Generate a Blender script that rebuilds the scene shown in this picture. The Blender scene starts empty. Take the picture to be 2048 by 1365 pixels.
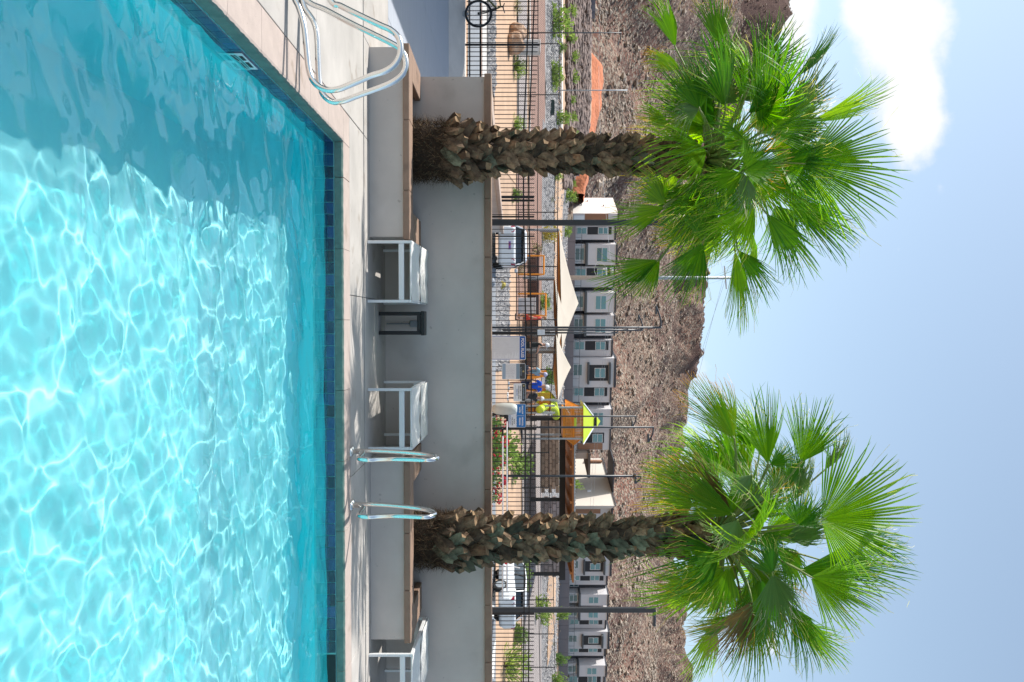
import bpy, math, random
import numpy as np
from mathutils import Vector, Matrix, noise as mnoise
random.seed(7); rng = np.random.default_rng(11)
R_ = math.radians
sc = bpy.context.scene; COL = sc.collection
# ------------------------------------------------------------------ camera (the photograph was taken with the camera turned on its side)
FL, YAW, CAMZ = 1750.0, R_(1.293), 1.55
FW = Vector((math.sin(YAW), math.cos(YAW), 0)); RT = Vector((math.cos(YAW), -math.sin(YAW), 0)); UP = Vector((0, 0, 1))
cam = bpy.data.cameras.new('camera'); camo = bpy.data.objects.new('camera', cam); COL.objects.link(camo); sc.camera = camo
cam.sensor_width = 36; cam.lens = FL / 2048 * 36; cam.clip_start = .05; cam.clip_end = 4000
Mx = Matrix((UP, -RT, -FW)).transposed().to_4x4(); Mx.translation = Vector((0, 0, CAMZ)); camo.matrix_world = Mx
# ------------------------------------------------------------------ sun, sky, exposure
SUN_TO = Vector((-.75, .25, 1.0)).normalized()
L = bpy.data.lights.new('sun', 'SUN'); L.energy = 3.5; L.angle = R_(.5); L.color = (1, .955, .89)
L.cycles.is_caustics_light = True
lo = bpy.data.objects.new('sun', L); COL.objects.link(lo); lo.rotation_euler = SUN_TO.to_track_quat('Z', 'Y').to_euler()
W = bpy.data.worlds.new("World"); sc.world = W; W.use_nodes = True
wt = W.node_tree; wn = wt.nodes; wl = wt.links
bg = wn['Background']; bg.inputs[1].default_value = .15
sky = wn.new('ShaderNodeTexSky'); sky.sky_type = 'NISHITA'; sky.sun_disc = False
sky.sun_elevation = math.asin(SUN_TO.z); sky.sun_rotation = math.atan2(SUN_TO.x, SUN_TO.y)
sky.air_density = 1.0; sky.dust_density = 1.6; sky.ozone_density = 1.3

def wmath(op, a, b=None, c=None, tree=wt):
    n = tree.nodes.new('ShaderNodeMath'); n.operation = op
    for i, v in enumerate((a, b, c)):
        if v is None: continue
        if isinstance(v, (int, float)): n.inputs[i].default_value = v
        else: tree.links.new(v, n.inputs[i])
    return n.outputs[0]
def wdot(v, d):
    n = wn.new('ShaderNodeVectorMath'); n.operation = 'DOT_PRODUCT'; wl.new(v, n.inputs[0]); n.inputs[1].default_value = d; return n.outputs['Value']
tc = wn.new('ShaderNodeTexCoord'); dirv = tc.outputs['Generated']
df = wmath('MAXIMUM', wdot(dirv, FW), .05); ds = wmath('DIVIDE', wdot(dirv, RT), df); dt = wmath('DIVIDE', wdot(dirv, UP), df)
nz = wn.new('ShaderNodeTexNoise'); nz.inputs['Scale'].default_value = 9; nz.inputs['Detail'].default_value = 9; nz.inputs['Roughness'].default_value = .58; wl.new(dirv, nz.inputs['Vector'])
nz2 = wn.new('ShaderNodeTexNoise'); nz2.inputs['Scale'].default_value = 5; nz2.inputs['Detail'].default_value = 4; wl.new(dirv, nz2.inputs['Vector'])
def blob(px, u, rp, ru, amp=1.0, tilt=0):
    s0, t0 = (u - 682.5) / FL, (px - 1024) / FL
    a = wmath('DIVIDE', wmath('SUBTRACT', ds, s0), ru / FL)
    b = wmath('DIVIDE', wmath('ADD', wmath('SUBTRACT', dt, t0), wmath('MULTIPLY', wmath('SUBTRACT', ds, s0), tilt)), rp / FL)
    r = wmath('SQRT', wmath('ADD', wmath('MULTIPLY', a, a), wmath('MULTIPLY', b, b)))
    return wmath('MULTIPLY', wmath('MAXIMUM', wmath('SUBTRACT', 1.6, r), 0), amp)
bl = [blob(1785, -40, 108, 320, 1.1, -.12), blob(1590, -60, 56, 200, 1.0, 0), blob(1825, 170, 70, 165, 1.05, 0), blob(1400, 700, 34, 130, .30, 0), blob(1880, 375, 26, 60, .36, 0), blob(1797, 500, 22, 34, .34, 0),
      blob(1545, 1290, 25, 60, .5, 0), blob(1500, -600, 200, 420, .9, 0), blob(1700, 2300, 150, 500, .8, 0)]
s_ = bl[0]
for b_ in bl[1:]: s_ = wmath('MAXIMUM', s_, b_)
dens = wmath('ADD', s_, wmath('MULTIPLY', wmath('SUBTRACT', nz.outputs[0], .5), 1.9))
mr = wn.new('ShaderNodeMapRange'); mr.interpolation_type = 'SMOOTHSTEP'; mr.inputs[1].default_value = .48; mr.inputs[2].default_value = .90; wl.new(dens, mr.inputs[0])
cloudc = wn.new('ShaderNodeMixRGB'); cloudc.inputs[1].default_value = (3.75, 3.85, 4.0, 1); cloudc.inputs[2].default_value = (4.3, 4.3, 4.3, 1)
wl.new(nz2.outputs[0], cloudc.inputs[0])
hs = wn.new('ShaderNodeHueSaturation'); hs.inputs['Saturation'].default_value = .80; hs.inputs['Value'].default_value = .92; wl.new(sky.outputs[0], hs.inputs['Color'])
tn = wn.new('ShaderNodeMixRGB'); tn.blend_type = 'MULTIPLY'; tn.inputs[0].default_value = 1; tn.inputs[2].default_value = (.88, .935, .895, 1); wl.new(hs.outputs[0], tn.inputs[1])
mixw = wn.new('ShaderNodeMixRGB'); wl.new(mr.outputs[0], mixw.inputs[0]); wl.new(tn.outputs[0], mixw.inputs[1]); wl.new(cloudc.outputs[0], mixw.inputs[2])
wl.new(mixw.outputs[0], bg.inputs[0])
sc.view_settings.view_transform = 'Standard'; sc.view_settings.look = 'None'; sc.view_settings.exposure = .78; sc.view_settings.gamma = 1
cy = sc.cycles; cy.use_denoising = True; cy.caustics_refractive = True; cy.caustics_reflective = False
cy.max_bounces = 10; cy.diffuse_bounces = 5; cy.transparent_max_bounces = 8; cy.sample_clamp_indirect = 8
# ------------------------------------------------------------------ helpers
def P(px, u, D): return Vector((0, 0, CAMZ)) + D * (FW + RT * ((u - 682.5) / FL) + UP * ((px - 1024) / FL))
def PY(px, u, y): s = (u - 682.5) / FL; return P(px, u, y / (math.cos(YAW) - s * math.sin(YAW)))
def PX(px, u, x): s = (u - 682.5) / FL; return P(px, u, x / (math.sin(YAW) + s * math.cos(YAW)))
def XY(u, D): p = P(1024, u, D); return p.x, p.y
MATS = {}
def mat(name, col, rough=.75, metal=0., var=.12, scale=6., bump=0., bscale=40., rand=0., spec=.5, coords='Object', col2=None, stretch=None, bdist=.01):
    if name in MATS: return MATS[name]
    m = bpy.data.materials.new(name); m.use_nodes = True; t = m.node_tree; b = t.nodes['Principled BSDF']; N = t.nodes.new; K = t.links.new
    b.inputs['Roughness'].default_value = rough; b.inputs['Metallic'].default_value = metal; b.inputs['Specular IOR Level'].default_value = spec
    c = N('ShaderNodeTexCoord').outputs[coords]
    if stretch:
        mp = N('ShaderNodeMapping'); mp.inputs['Scale'].default_value = stretch; K(c, mp.inputs[0]); c = mp.outputs[0]
    nt = N('ShaderNodeTexNoise'); nt.inputs['Scale'].default_value = scale; nt.inputs['Detail'].default_value = 6; nt.inputs['Roughness'].default_value = .6; K(c, nt.inputs['Vector'])
    mx = N('ShaderNodeMixRGB'); col = tuple(col)
    if col2 is None:
        mx.inputs[1].default_value = (*[x * (1 - var) for x in col], 1); mx.inputs[2].default_value = (*[min(1, x * (1 + var)) for x in col], 1)
    else: mx.inputs[1].default_value = (*col, 1); mx.inputs[2].default_value = (*col2, 1)
    cr = N('ShaderNodeMapRange'); cr.inputs[1].default_value = .33; cr.inputs[2].default_value = .67; K(nt.outputs[0], cr.inputs[0]); K(cr.outputs[0], mx.inputs[0])
    out = mx.outputs[0]
    if rand:
        oi = N('ShaderNodeObjectInfo'); hv = N('ShaderNodeHueSaturation'); mr = N('ShaderNodeMapRange'); mr.inputs[3].default_value = 1 - rand; mr.inputs[4].default_value = 1 + rand
        K(oi.outputs['Random'], mr.inputs[0]); K(mr.outputs[0], hv.inputs['Value']); K(out, hv.inputs['Color']); out = hv.outputs[0]
    K(out, b.inputs['Base Color'])
    if bump:
        n2 = N('ShaderNodeTexNoise'); n2.inputs['Scale'].default_value = bscale; n2.inputs['Detail'].default_value = 5; K(c, n2.inputs['Vector'])
        bp = N('ShaderNodeBump'); bp.inputs['Strength'].default_value = bump; bp.inputs['Distance'].default_value = bdist; K(n2.outputs[0], bp.inputs['Height']); K(bp.outputs[0], b.inputs['Normal'])
    MATS[name] = m; return m

class MB:
    def __init__(s): s.v = []; s.f = []; s.m = []; s.mi = 0
    def add(s, vs, fs):
        n = len(s.v); s.v += [tuple(p) for p in vs]; s.f += [tuple(i + n for i in q) for q in fs]; s.m += [s.mi] * len(fs); return s
    def box(s, a, b, M=None):
        x0, y0, z0 = a; x1, y1, z1 = b
        vs = [(x0, y0, z0), (x1, y0, z0), (x1, y1, z0), (x0, y1, z0), (x0, y0, z1), (x1, y0, z1), (x1, y1, z1), (x0, y1, z1)]
        if M is not None: vs = [M @ Vector(v) for v in vs]
        return s.add(vs, [(0, 3, 2, 1), (4, 5, 6, 7), (0, 1, 5, 4), (1, 2, 6, 5), (2, 3, 7, 6), (3, 0, 4, 7)])
    def bbox(s, a, b, r=.01, M=None):   # box with chamfered vertical/horizontal edges
        x0, y0, z0 = a; x1, y1, z1 = b; vs = []; 
        for (z, q) in ((z0, r), (z0 + r, 0), (z1 - r, 0), (z1, r)):
            X0, X1, Y0, Y1 = x0 + q, x1 - q, y0 + q, y1 - q
            vs += [(X0 + r, Y0, z), (X1 - r, Y0, z), (X1, Y0 + r, z), (X1, Y1 - r, z), (X1 - r, Y1, z), (X0 + r, Y1, z), (X0, Y1 - r, z), (X0, Y0 + r, z)]
        if M is not None: vs = [M @ Vector(v) for v in vs]
        fs = [tuple(range(7, -1, -1)), tuple(range(24, 32))]
        for k in range(3):
            for i in range(8): fs.append((k * 8 + i, k * 8 + (i + 1) % 8, k * 8 + 8 + (i + 1) % 8, k * 8 + 8 + i))
        return s.add(vs, fs)
    def tube(s, pts, r, n=8, caps=True):
        pts = [Vector(p) for p in pts]; rs = r if isinstance(r, (list, tuple)) else [r] * len(pts)
        vs = []; up = None
        for i, p in enumerate(pts):
            t = (pts[min(i + 1, len(pts) - 1)] - pts[max(i - 1, 0)]).normalized()
            if up is None: up = t.orthogonal().normalized()
            up = (up - t * up.dot(t)).normalized(); w = t.cross(up)
            vs += [p + (up * math.cos(2 * math.pi * k / n) + w * math.sin(2 * math.pi * k / n)) * rs[i] for k in range(n)]
        fs = [(i * n + k, i * n + (k + 1) % n, (i + 1) * n + (k + 1) % n, (i + 1) * n + k) for i in range(len(pts) - 1) for k in range(n)]
        if caps: fs += [tuple(range(n - 1, -1, -1)), tuple((len(pts) - 1) * n + k for k in range(n))]
        return s.add(vs, fs)
    def poly(s, pts): return s.add(pts, [tuple(range(len(pts)))])
    def prism(s, pts, off):
        n = len(pts); off = Vector(off); return s.add([Vector(p) for p in pts] + [Vector(p) + off for p in pts], [tuple(range(n - 1, -1, -1)), tuple(range(n, 2 * n))] + [(i, (i + 1) % n, n + (i + 1) % n, n + i) for i in range(n)])
    def lathe(s, prof, c=(0, 0, 0), n=12):
        vs = [(c[0] + r * math.cos(2 * math.pi * k / n), c[1] + r * math.sin(2 * math.pi * k / n), c[2] + z) for (r, z) in prof for k in range(n)]
        return s.add(vs, [(i * n + k, i * n + (k + 1) % n, (i + 1) * n + (k + 1) % n, (i + 1) * n + k) for i in range(len(prof) - 1) for k in range(n)])
    def rock(s, c, r, seed=0, sub=1, flat=.75):
        import bmesh
        bm = bmesh.new(); bmesh.ops.create_icosphere(bm, subdivisions=sub, radius=1); rr = random.Random(seed)
        o = Vector((rr.uniform(0, 99), rr.uniform(0, 99), 0)); rx = r if isinstance(r, (tuple, list)) else (r, r, r * flat)
        vs = []
        for v in bm.verts:
            k = 1 + .35 * mnoise.noise(v.co * 1.3 + o); vs.append((c[0] + v.co.x * rx[0] * k, c[1] + v.co.y * rx[1] * k, c[2] + v.co.z * rx[2] * k))
        fs = [tuple(v.index for v in f.verts) for f in bm.faces]; bm.free(); return s.add(vs, fs)

def tag(o, label=None, cat=None, group=None, kind=None):
    if label: o['label'] = label
    if cat: o['category'] = cat
    if group: o['group'] = group
    if kind: o['kind'] = kind
    return o
def wloc(o):
    v = Vector((0, 0, 0))
    while o is not None: v += o.location; o = o.parent
    return v
def obj(name, mb, m, parent=None, smooth=False, world=True, **k):
    me = bpy.data.meshes.new(name)
    vs = mb.v
    if parent is not None and world:
        q = wloc(parent); vs = [(a - q.x, b - q.y, c - q.z) for a, b, c in vs]
    me.from_pydata(vs, [], mb.f)
    for x in (m if isinstance(m, (list, tuple)) else [m]): me.materials.append(x)
    if any(mb.m): me.polygons.foreach_set('material_index', mb.m)
    if smooth: me.polygons.foreach_set('use_smooth', [True] * len(me.polygons))
    o = bpy.data.objects.new(name, me); COL.objects.link(o)
    if parent is not None: o.parent = parent
    return tag(o, **k)
def inst(name, me, loc, parent=None, rot=None, scale=None, M=None, **k):
    o = bpy.data.objects.new(name, me); COL.objects.link(o)
    if parent is not None: o.parent = parent; loc = Vector(loc or (0, 0, 0)) - wloc(parent)
    if M is not None: o.matrix_local = M
    else:
        o.location = loc
        if rot: o.rotation_euler = rot
        if scale: o.scale = scale if isinstance(scale, (tuple, list)) else (scale,) * 3
    return tag(o, **k)
def thing(name, loc, label, cat, group=None, rotz=0):
    o = bpy.data.objects.new(name, None); COL.objects.link(o); o.location = loc; o.rotation_euler = (0, 0, rotz); o.empty_display_size = .2
    return tag(o, label, cat, group)
def mesh(name, mb, m, smooth=False):
    me = bpy.data.meshes.new(name); me.from_pydata(mb.v, [], mb.f)
    for x in (m if isinstance(m, (list, tuple)) else [m]): me.materials.append(x)
    if any(mb.m): me.polygons.foreach_set('material_index', mb.m)
    if smooth: me.polygons.foreach_set('use_smooth', [True] * len(me.polygons))
    return me
def copy_tree(o, parent=None):
    c = o.copy(); COL.objects.link(c); c.parent = parent
    for ch in list(o.children): copy_tree(ch, c)
    return c
def gridobj(name, X, Y, Z, m, smooth=True, parent=None, **k):
    ny, nx = X.shape; v = np.stack([X, Y, Z], -1).reshape(-1, 3); i = np.arange(ny * nx).reshape(ny, nx)
    f = np.stack([i[:-1, :-1], i[:-1, 1:], i[1:, 1:], i[1:, :-1]], -1).reshape(-1, 4)
    me = bpy.data.meshes.new(name); me.vertices.add(len(v)); me.vertices.foreach_set('co', v.ravel().astype('f'))
    me.loops.add(f.size); me.loops.foreach_set('vertex_index', f.ravel().astype('i'))
    me.polygons.add(len(f)); me.polygons.foreach_set('loop_start', (np.arange(len(f)) * 4).astype('i'))
    me.update(calc_edges=True); me.polygons.foreach_set('use_smooth', [smooth] * len(f))
    me.materials.append(m); o = bpy.data.objects.new(name, me); COL.objects.link(o)
    if parent: o.parent = parent
    return tag(o, **k)
def vnoise(X, Y, seed, period=1.0):
    g = np.random.default_rng(seed).random((256, 256)); x = X / period; y = Y / period
    xi = np.floor(x).astype(int); yi = np.floor(y).astype(int); fx = x - xi; fy = y - yi; fx = fx * fx * (3 - 2 * fx); fy = fy * fy * (3 - 2 * fy)
    a = g[xi % 256, yi % 256]; b = g[(xi + 1) % 256, yi % 256]; c = g[xi % 256, (yi + 1) % 256]; d = g[(xi + 1) % 256, (yi + 1) % 256]
    return (a * (1 - fx) + b * fx) * (1 - fy) + (c * (1 - fx) + d * fx) * fy - .5
def sstep(a, b, x): t = np.clip((x - a) / (b - a), 0, 1); return t * t * (3 - 2 * t)
# ------------------------------------------------------------------ terrain height
TY = [0, 11, 20, 34, 36, 42, 50, 62, 75, 90, 98, 105, 112, 117.6, 119, 150, 460]
TC = [0, 0, .22, .30, .40, .70, 1.70, 2.6, 4.15, 6.4, 7.2, 7.9, 8.6, 9.0, 10.2, 10.8, 10.8]
TL = [0, 0, .28, .32, .42, .72, 1.75, 2.7, 4.2, 6.7, 8.7, 10.5, 11.6, 12.2, 12.4, 14, 14]
def Hb(x, y):
    l = 1 - sstep(-24, -12, x * 100 / np.maximum(y, 40)); y = np.where(y < 200, y - np.clip((x + 17) * .2437, 0, 19) * sstep(78, 112, y), y)
    return np.interp(y, TY, TC) * (1 - l) + np.interp(y, TY, TL) * l
RU = [-3000, -900, -300, 0, 40, 80, 160, 260, 350, 560, 640, 710, 745, 800, 845, 950, 1120, 1240, 1365, 1700, 2500, 4000]
RP = [1380, 1430, 1520, 1539, 1537, 1515, 1475, 1430, 1405, 1405, 1410, 1404, 1384, 1382, 1367, 1356, 1353, 1366, 1380, 1372, 1330, 1250]
def H(x, y):
    x = np.asarray(x, float); y = np.asarray(y, float); h = Hb(x, y)
    u = 682.5 + FL * (x / np.maximum(y, 60) - .0226); rz = 1.55 + (np.interp(u, RU, RP) - 1024) / FL * 345
    t = np.clip((y - 142 + 18 * sstep(-10, -30, x)) / (345 - 142), 0, 1.0)
    prof = .62 * t + .38 * (sstep(.1, .45, t) * .45 + sstep(.86, .985, t) * .55)
    g = h + (rz - h) * prof
    back = np.clip((y - 352) / 100, 0, 1); g = g - back * (rz - 12) * .6
    return np.where(y > 118, g, h)
def gz(x, y): return float(Hb(np.array(float(x)), np.array(float(y))))
def GU(u, D, dz=0.): x, y = XY(u, D); return Vector((x, y, gz(x, y) + dz))
# ------------------------------------------------------------------ materials
M_copshade = mat('coping_face_shade', (.085, .155, .14), .7, scale=7, col2=(.17, .24, .20), bump=.5, bscale=130, bdist=.004)  # shade and green water bounce painted into the coping's front face colour
M_coping = mat('coping_concrete', (.42, .345, .305), .8, var=.10, scale=5, bump=.35, bscale=120, bdist=.004)
M_deck2 = mat('shade_blue_concrete', (.36, .39, .44), .85, var=.06, scale=1.5, stretch=(1, 8, 1))  # bluish tone of the shaded side deck put into the slab colour
def stain(m, c, lo_, hi_, sc_, strg, det=3):
    t = m.node_tree; b = t.nodes['Principled BSDF']; src = b.inputs['Base Color'].links[0].from_socket; n = t.nodes.new('ShaderNodeTexNoise'); n.inputs['Scale'].default_value = sc_; n.inputs['Detail'].default_value = det; g = t.nodes.new('ShaderNodeNewGeometry'); t.links.new(g.outputs['Position'], n.inputs['Vector'])
    r = t.nodes.new('ShaderNodeMapRange'); r.inputs[1].default_value = lo_; r.inputs[2].default_value = hi_; r.inputs[4].default_value = strg; r.interpolation_type = 'SMOOTHSTEP'; t.links.new(n.outputs[0], r.inputs[0]); x = t.nodes.new('ShaderNodeMixRGB'); t.links.new(r.outputs[0], x.inputs[0]); t.links.new(src, x.inputs[1]); x.inputs[2].default_value = (*c, 1); t.links.new(x.outputs[0], b.inputs['Base Color'])
M_deck = mat('deck_concrete', (.415, .388, .36), .85, var=.13, scale=1.7, bump=.25, bscale=160, bdist=.002)
M_joint = mat('joint_sealant', (.16, .15, .14), .9)
M_stucco = mat('stucco_grey', (.53, .475, .44), .9, var=.10, scale=1.1, bump=.5, bscale=140, bdist=.004)
M_cap = mat('brown_cap', (.27, .175, .125), .8, var=.10, scale=7, bump=.35, bscale=90, bdist=.004)
M_plaster = mat('pool_plaster', (.66, .95, .98), .9, var=.03, scale=1.5)
M_wplaster = mat('pool_wall_plaster', (.08, .90, .98), .9, var=.05, scale=1.5)
M_steel = mat('stainless_steel', (.82, .80, .77), .16, metal=1, var=.03)
M_black = mat('black_metal', (.012, .013, .016), .45, spec=.4)
M_alu = mat('white_aluminium', (.74, .75, .76), .4, var=.03)
M_sling = mat('white_sling', (.74, .72, .69), .8, var=.06, scale=30, bump=.3, bscale=400, bdist=.002)
stain(M_deck, (.24, .20, .16), .60, .72, 3.1, .55); stain(M_deck, (.16, .13, .10), .70, .74, 22, .6); stain(M_coping, (.25, .19, .14), .60, .72, 4.2, .55); stain(M_coping, (.18, .13, .10), .69, .73, 26, .6); stain(M_stucco, (.34, .30, .27), .56, .72, 1.6, .45, 6); stain(M_stucco, (.25, .22, .20), .71, .75, 12, .5); stain(M_cap, (.17, .11, .08), .58, .7, 3.4, .6)
M_soil = mat('planter_soil', (.22, .14, .09), .95, var=.3, scale=14, bump=.8, bscale=30, bdist=.03)
M_sand = mat('desert_sand', (.41, .275, .185), .95, var=.13, scale=.35, bump=.6, bscale=3.5, bdist=.08, coords='Object')
M_hill = None
# ------------------------------------------------------------------ ground and hills
gx = np.concatenate([np.linspace(-1500, -200, 14), np.linspace(-190, -30, 33), np.linspace(-28, 40, 69), np.linspace(42, 190, 38), np.linspace(200, 1500, 14), [-1.92, 5.95]])
gyy = np.concatenate([np.linspace(-1200, -20, 12), [-6.25, 8.35], np.linspace(-5, 8, 5), np.linspace(9, 11, 3), np.linspace(11.6, 150, 120), np.linspace(155, 470, 50), np.linspace(500, 2500, 12)])
gx = np.unique(np.round(gx, 4)); gyy = np.unique(np.round(gyy, 4))
X, Y = np.meshgrid(gx, gyy); Z = H(X, Y); Z = np.where((Y < 11.3) | ((Y < 22.3) & (X < -2.7)), -.14, Z); Z = np.where(Y > 460, np.minimum(Z, 12), Z)
Z = np.where((Y > 116) & (Y < 350), np.maximum(Z - 14 * sstep(116, 140, Y), 0), Z)
v = np.stack([X, Y, Z], -1).reshape(-1, 3); i = np.arange(X.size).reshape(X.shape); F4 = np.stack([i[:-1, :-1], i[:-1, 1:], i[1:, 1:], i[1:, :-1]], -1).reshape(-1, 4)
cx_ = (X[:-1, :-1] + X[1:, 1:]).ravel() / 2; cy_ = (Y[:-1, :-1] + Y[1:, 1:]).ravel() / 2
F4 = F4[~((cx_ > -1.95) & (cx_ < 5.97) & (cy_ > -6.25) & (cy_ < 8.35))]
g_ = MB(); g_.v = [tuple(p) for p in v]; g_.f = [tuple(int(a) for a in q) for q in F4]; g_.m = [0] * len(g_.f)
obj('ground', g_, M_sand, smooth=True, kind='structure')

def hill_mat():
    m = bpy.data.materials.new('desert_hillside'); m.use_nodes = True; t = m.node_tree; N = t.nodes.new; K = t.links.new; b = t.nodes['Principled BSDF']
    b.inputs['Roughness'].default_value = .95; b.inputs['Specular IOR Level'].default_value = .15
    c = N('ShaderNodeTexCoord').outputs['Object']
    def nz(sc_, det=8, ro=.6):
        n = N('ShaderNodeTexNoise'); n.inputs['Scale'].default_value = sc_; n.inputs['Detail'].default_value = det; n.inputs['Roughness'].default_value = ro; K(c, n.inputs['Vector']); return n.outputs[0]
    def ramp(x, a, bb):
        r = N('ShaderNodeMapRange'); r.inputs[1].default_value = a; r.inputs[2].default_value = bb; r.interpolation_type = 'SMOOTHSTEP'; K(x, r.inputs[0]); return r.outputs[0]
    def mix(f, a, bb):
        x = N('ShaderNodeMixRGB'); K(f, x.inputs[0])
        for k_, vv in ((1, a), (2, bb)):
            if isinstance(vv, tuple): x.inputs[k_].default_value = (*vv, 1)
            else: K(vv, x.inputs[k_])
        return x.outputs[0]
    base = mix(ramp(nz(.035), .4, .62), (.165, .10, .074), (.185, .078, .055))
    base = mix(ramp(nz(.05, 6), .50, .60), base, (.12, .062, .052))
    base = mix(ramp(nz(1.7, 5, .7), .44, .66), base, (.33, .265, .21))
    vo = N('ShaderNodeTexVoronoi'); vo.inputs['Scale'].default_value = 2.1; K(c, vo.inputs['Vector'])
    vr = N('ShaderNodeSeparateColor'); K(vo.outputs['Color'], vr.inputs[0])
    base = mix(ramp(vr.outputs[0], .72, .80), base, (.34, .275, .215)); base = mix(ramp(vr.outputs[1], .80, .84), base, (.11, .085, .07))
    sx = N('ShaderNodeSeparateXYZ'); K(c, sx.inputs[0])
    zz = N('ShaderNodeMath'); zz.operation = 'MULTIPLY_ADD'; K(nz(.03, 4), zz.inputs[0]); zz.inputs[1].default_value = 34; K(sx.outputs[2], zz.inputs[2])
    st_ = N('ShaderNodeMath'); st_.operation = 'SINE'; s2_ = N('ShaderNodeMath'); s2_.operation = 'MULTIPLY'; s2_.inputs[1].default_value = .55; K(zz.outputs[0], s2_.inputs[0]); K(s2_.outputs[0], st_.inputs[0]); sm = N('ShaderNodeMath'); sm.operation = 'MULTIPLY'; sm.inputs[1].default_value = .45; K(ramp(st_.outputs[0], .35, .95), sm.inputs[0])
    base = mix(sm.outputs[0], base, (.12, .07, .06)); base = mix(ramp(zz.outputs[0], 84, 92), base, (.11, .068, .058))
    K(base, b.inputs['Base Color'])
    bp = N('ShaderNodeBump'); bp.inputs['Strength'].default_value = .9; bp.inputs['Distance'].default_value = .5; K(nz(1.6, 6, .7), bp.inputs['Height']); K(bp.outputs[0], b.inputs['Normal'])
    return m
M_hill = hill_mat()
hx = np.concatenate([np.linspace(-420, -196, 60), np.linspace(-195, 200, 560), np.linspace(201.5, 420, 60)])
hy = np.concatenate([np.linspace(117, 345, 330), np.linspace(346, 370, 26), np.linspace(376, 470, 14)])
X, Y = np.meshgrid(hx, hy); Z = H(X, Y)
u_ = 682.5 + FL * (X / Y - .0226)
env = sstep(128, 158, Y + 14 * sstep(-10, -30, X))
gul = 1 - np.abs(vnoise(X + 14 * vnoise(X, Y, 3, 30), Y * .55, 5, 26) * 2.0); gul2 = 1 - np.abs(vnoise(X + 6 * vnoise(X, Y, 8, 12), Y * .6, 9, 11) * 2.0)
rockn = vnoise(X, Y, 12, 3.1) * .55 + vnoise(X + 3, Y, 13, 1.5) * .42 + vnoise(X, Y + 9, 14, 6.5) * .9 + vnoise(X, Y, 15, 13) * 1.6
Z = Z + env * ((gul - .6) * 7.5 * sstep(.98, .6, (Y - 150) / 200) + (gul2 - .6) * 2.8 + rockn)
cl = sstep(310, 335, Y) * (1 - sstep(346, 352, Y))
Z = Z + cl * (vnoise(X, Y, 21, 7) * 3.4 + vnoise(X, Y, 22, 2.4) * 2.2)
Z = Z - .35 + np.where(Y < 119, -.6, 0)
gridobj('hill', X, Y, Z, M_hill, kind='structure')
hill_Z = (hx, hy, Z)
def hz(x, y):
    i = int(np.clip(np.searchsorted(hx, x), 1, len(hx) - 1)); j = int(np.clip(np.searchsorted(hy, y), 1, len(hy) - 1)); return float(Z_h[j, i])
Z_h = Z.copy()
# boulders over the hillside (far too many to count)
proto = MB().rock((0, 0, 0), 1, 3, 1, .8); pv = np.array(proto.v); pf = np.array(proto.f)
def scatter(name, n, place, size, m, seed=1, kind='stuff', parent=None, flat=.75, protoV=None, protoF=None):
    r = np.random.default_rng(seed); V = []; Fc = []; base_v = pv if protoV is None else protoV; base_f = pf if protoF is None else protoF
    pts = place(r, n)
    for k, (x, y, z) in enumerate(pts):
        s_ = size(r); a = r.uniform(0, 6.28); ca, sa = math.cos(a), math.sin(a); q = base_v * np.array([s_ * r.uniform(.7, 1.3), s_ * r.uniform(.7, 1.3), s_ * flat * r.uniform(.7, 1.2)])
        q = np.stack([q[:, 0] * ca - q[:, 1] * sa + x, q[:, 0] * sa + q[:, 1] * ca + y, q[:, 2] + z], -1); V.append(q); Fc.append(base_f + k * len(base_v))
    V = np.concatenate(V); Fc = np.concatenate(Fc); me = bpy.data.meshes.new(name); me.from_pydata(V.tolist(), [], Fc.tolist()); me.materials.append(m)
    o = bpy.data.objects.new(name, me); COL.objects.link(o)
    if parent is not None: o.parent = parent
    o['kind'] = kind; return o
OV = np.array([(1, 0, 0), (-1, 0, 0), (0, 1, 0), (0, -1, 0), (0, 0, 1), (0, 0, -1), ], float) * .95; OF = np.array([(0, 2, 4), (2, 1, 4), (1, 3, 4), (3, 0, 4), (2, 0, 5), (1, 2, 5), (3, 1, 5), (0, 3, 5)])
def on_hill(r, n):
    out = []
    while len(out) < n:
        D = 130 + 215 * r.random() ** .8; u = r.uniform(-80, 1440); x = D * ((u - 682.5) / FL + .0226)
        if abs(math.sin(x * .11 + 2 * math.sin(D * .05))) < r.random() * .7: continue
        out.append((x, D, hz(x, D) + .15))
    return out
M_boulder = mat('hill_boulders', (.31, .25, .20), .95, var=.35, scale=.4, bump=.5, bscale=3, bdist=.2)
scatter('hillside_boulders', 30000, on_hill, lambda r: .18 + .6 * r.random() ** 10 + .16 * r.random(), M_boulder, 5, protoV=OV, protoF=OF)
# ------------------------------------------------------------------ pool
X0, X1, Y0, Y1, ZF, ZW = -1.65, 5.65, -6.0, 8.08, -1.25, -.146
pool = MB().box((X0 - .02, Y0, ZF - .2), (X1, Y1 + .02, ZF))
pf_ = obj('pool_floor', pool, M_plaster, kind='structure')
pw = MB()
pw.box((X0 - .25, Y0 - .2, ZF - .2), (X0, Y1 + .25, -.087)).box((X0, Y1, ZF - .2), (X1, Y1 + .25, -.087)).box((X1, Y0 - .2, ZF - .2), (X1 + .25, Y1 + .25, -.087)).box((X0, Y0 - .2, ZF - .2), (X1, Y0, -.087))
pwo = obj('pool_wall', pw, M_wplaster, kind='structure')
for o in (pf_, pwo): o.cycles.is_caustics_receiver = True
wx = np.concatenate([np.linspace(X0 + .001, 4.3, 400), np.linspace(4.36, X1 - .001, 20)]); wy = np.concatenate([np.linspace(Y0 + .001, 1.4, 60), np.linspace(1.45, Y1 - .001, 470)])
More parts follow.
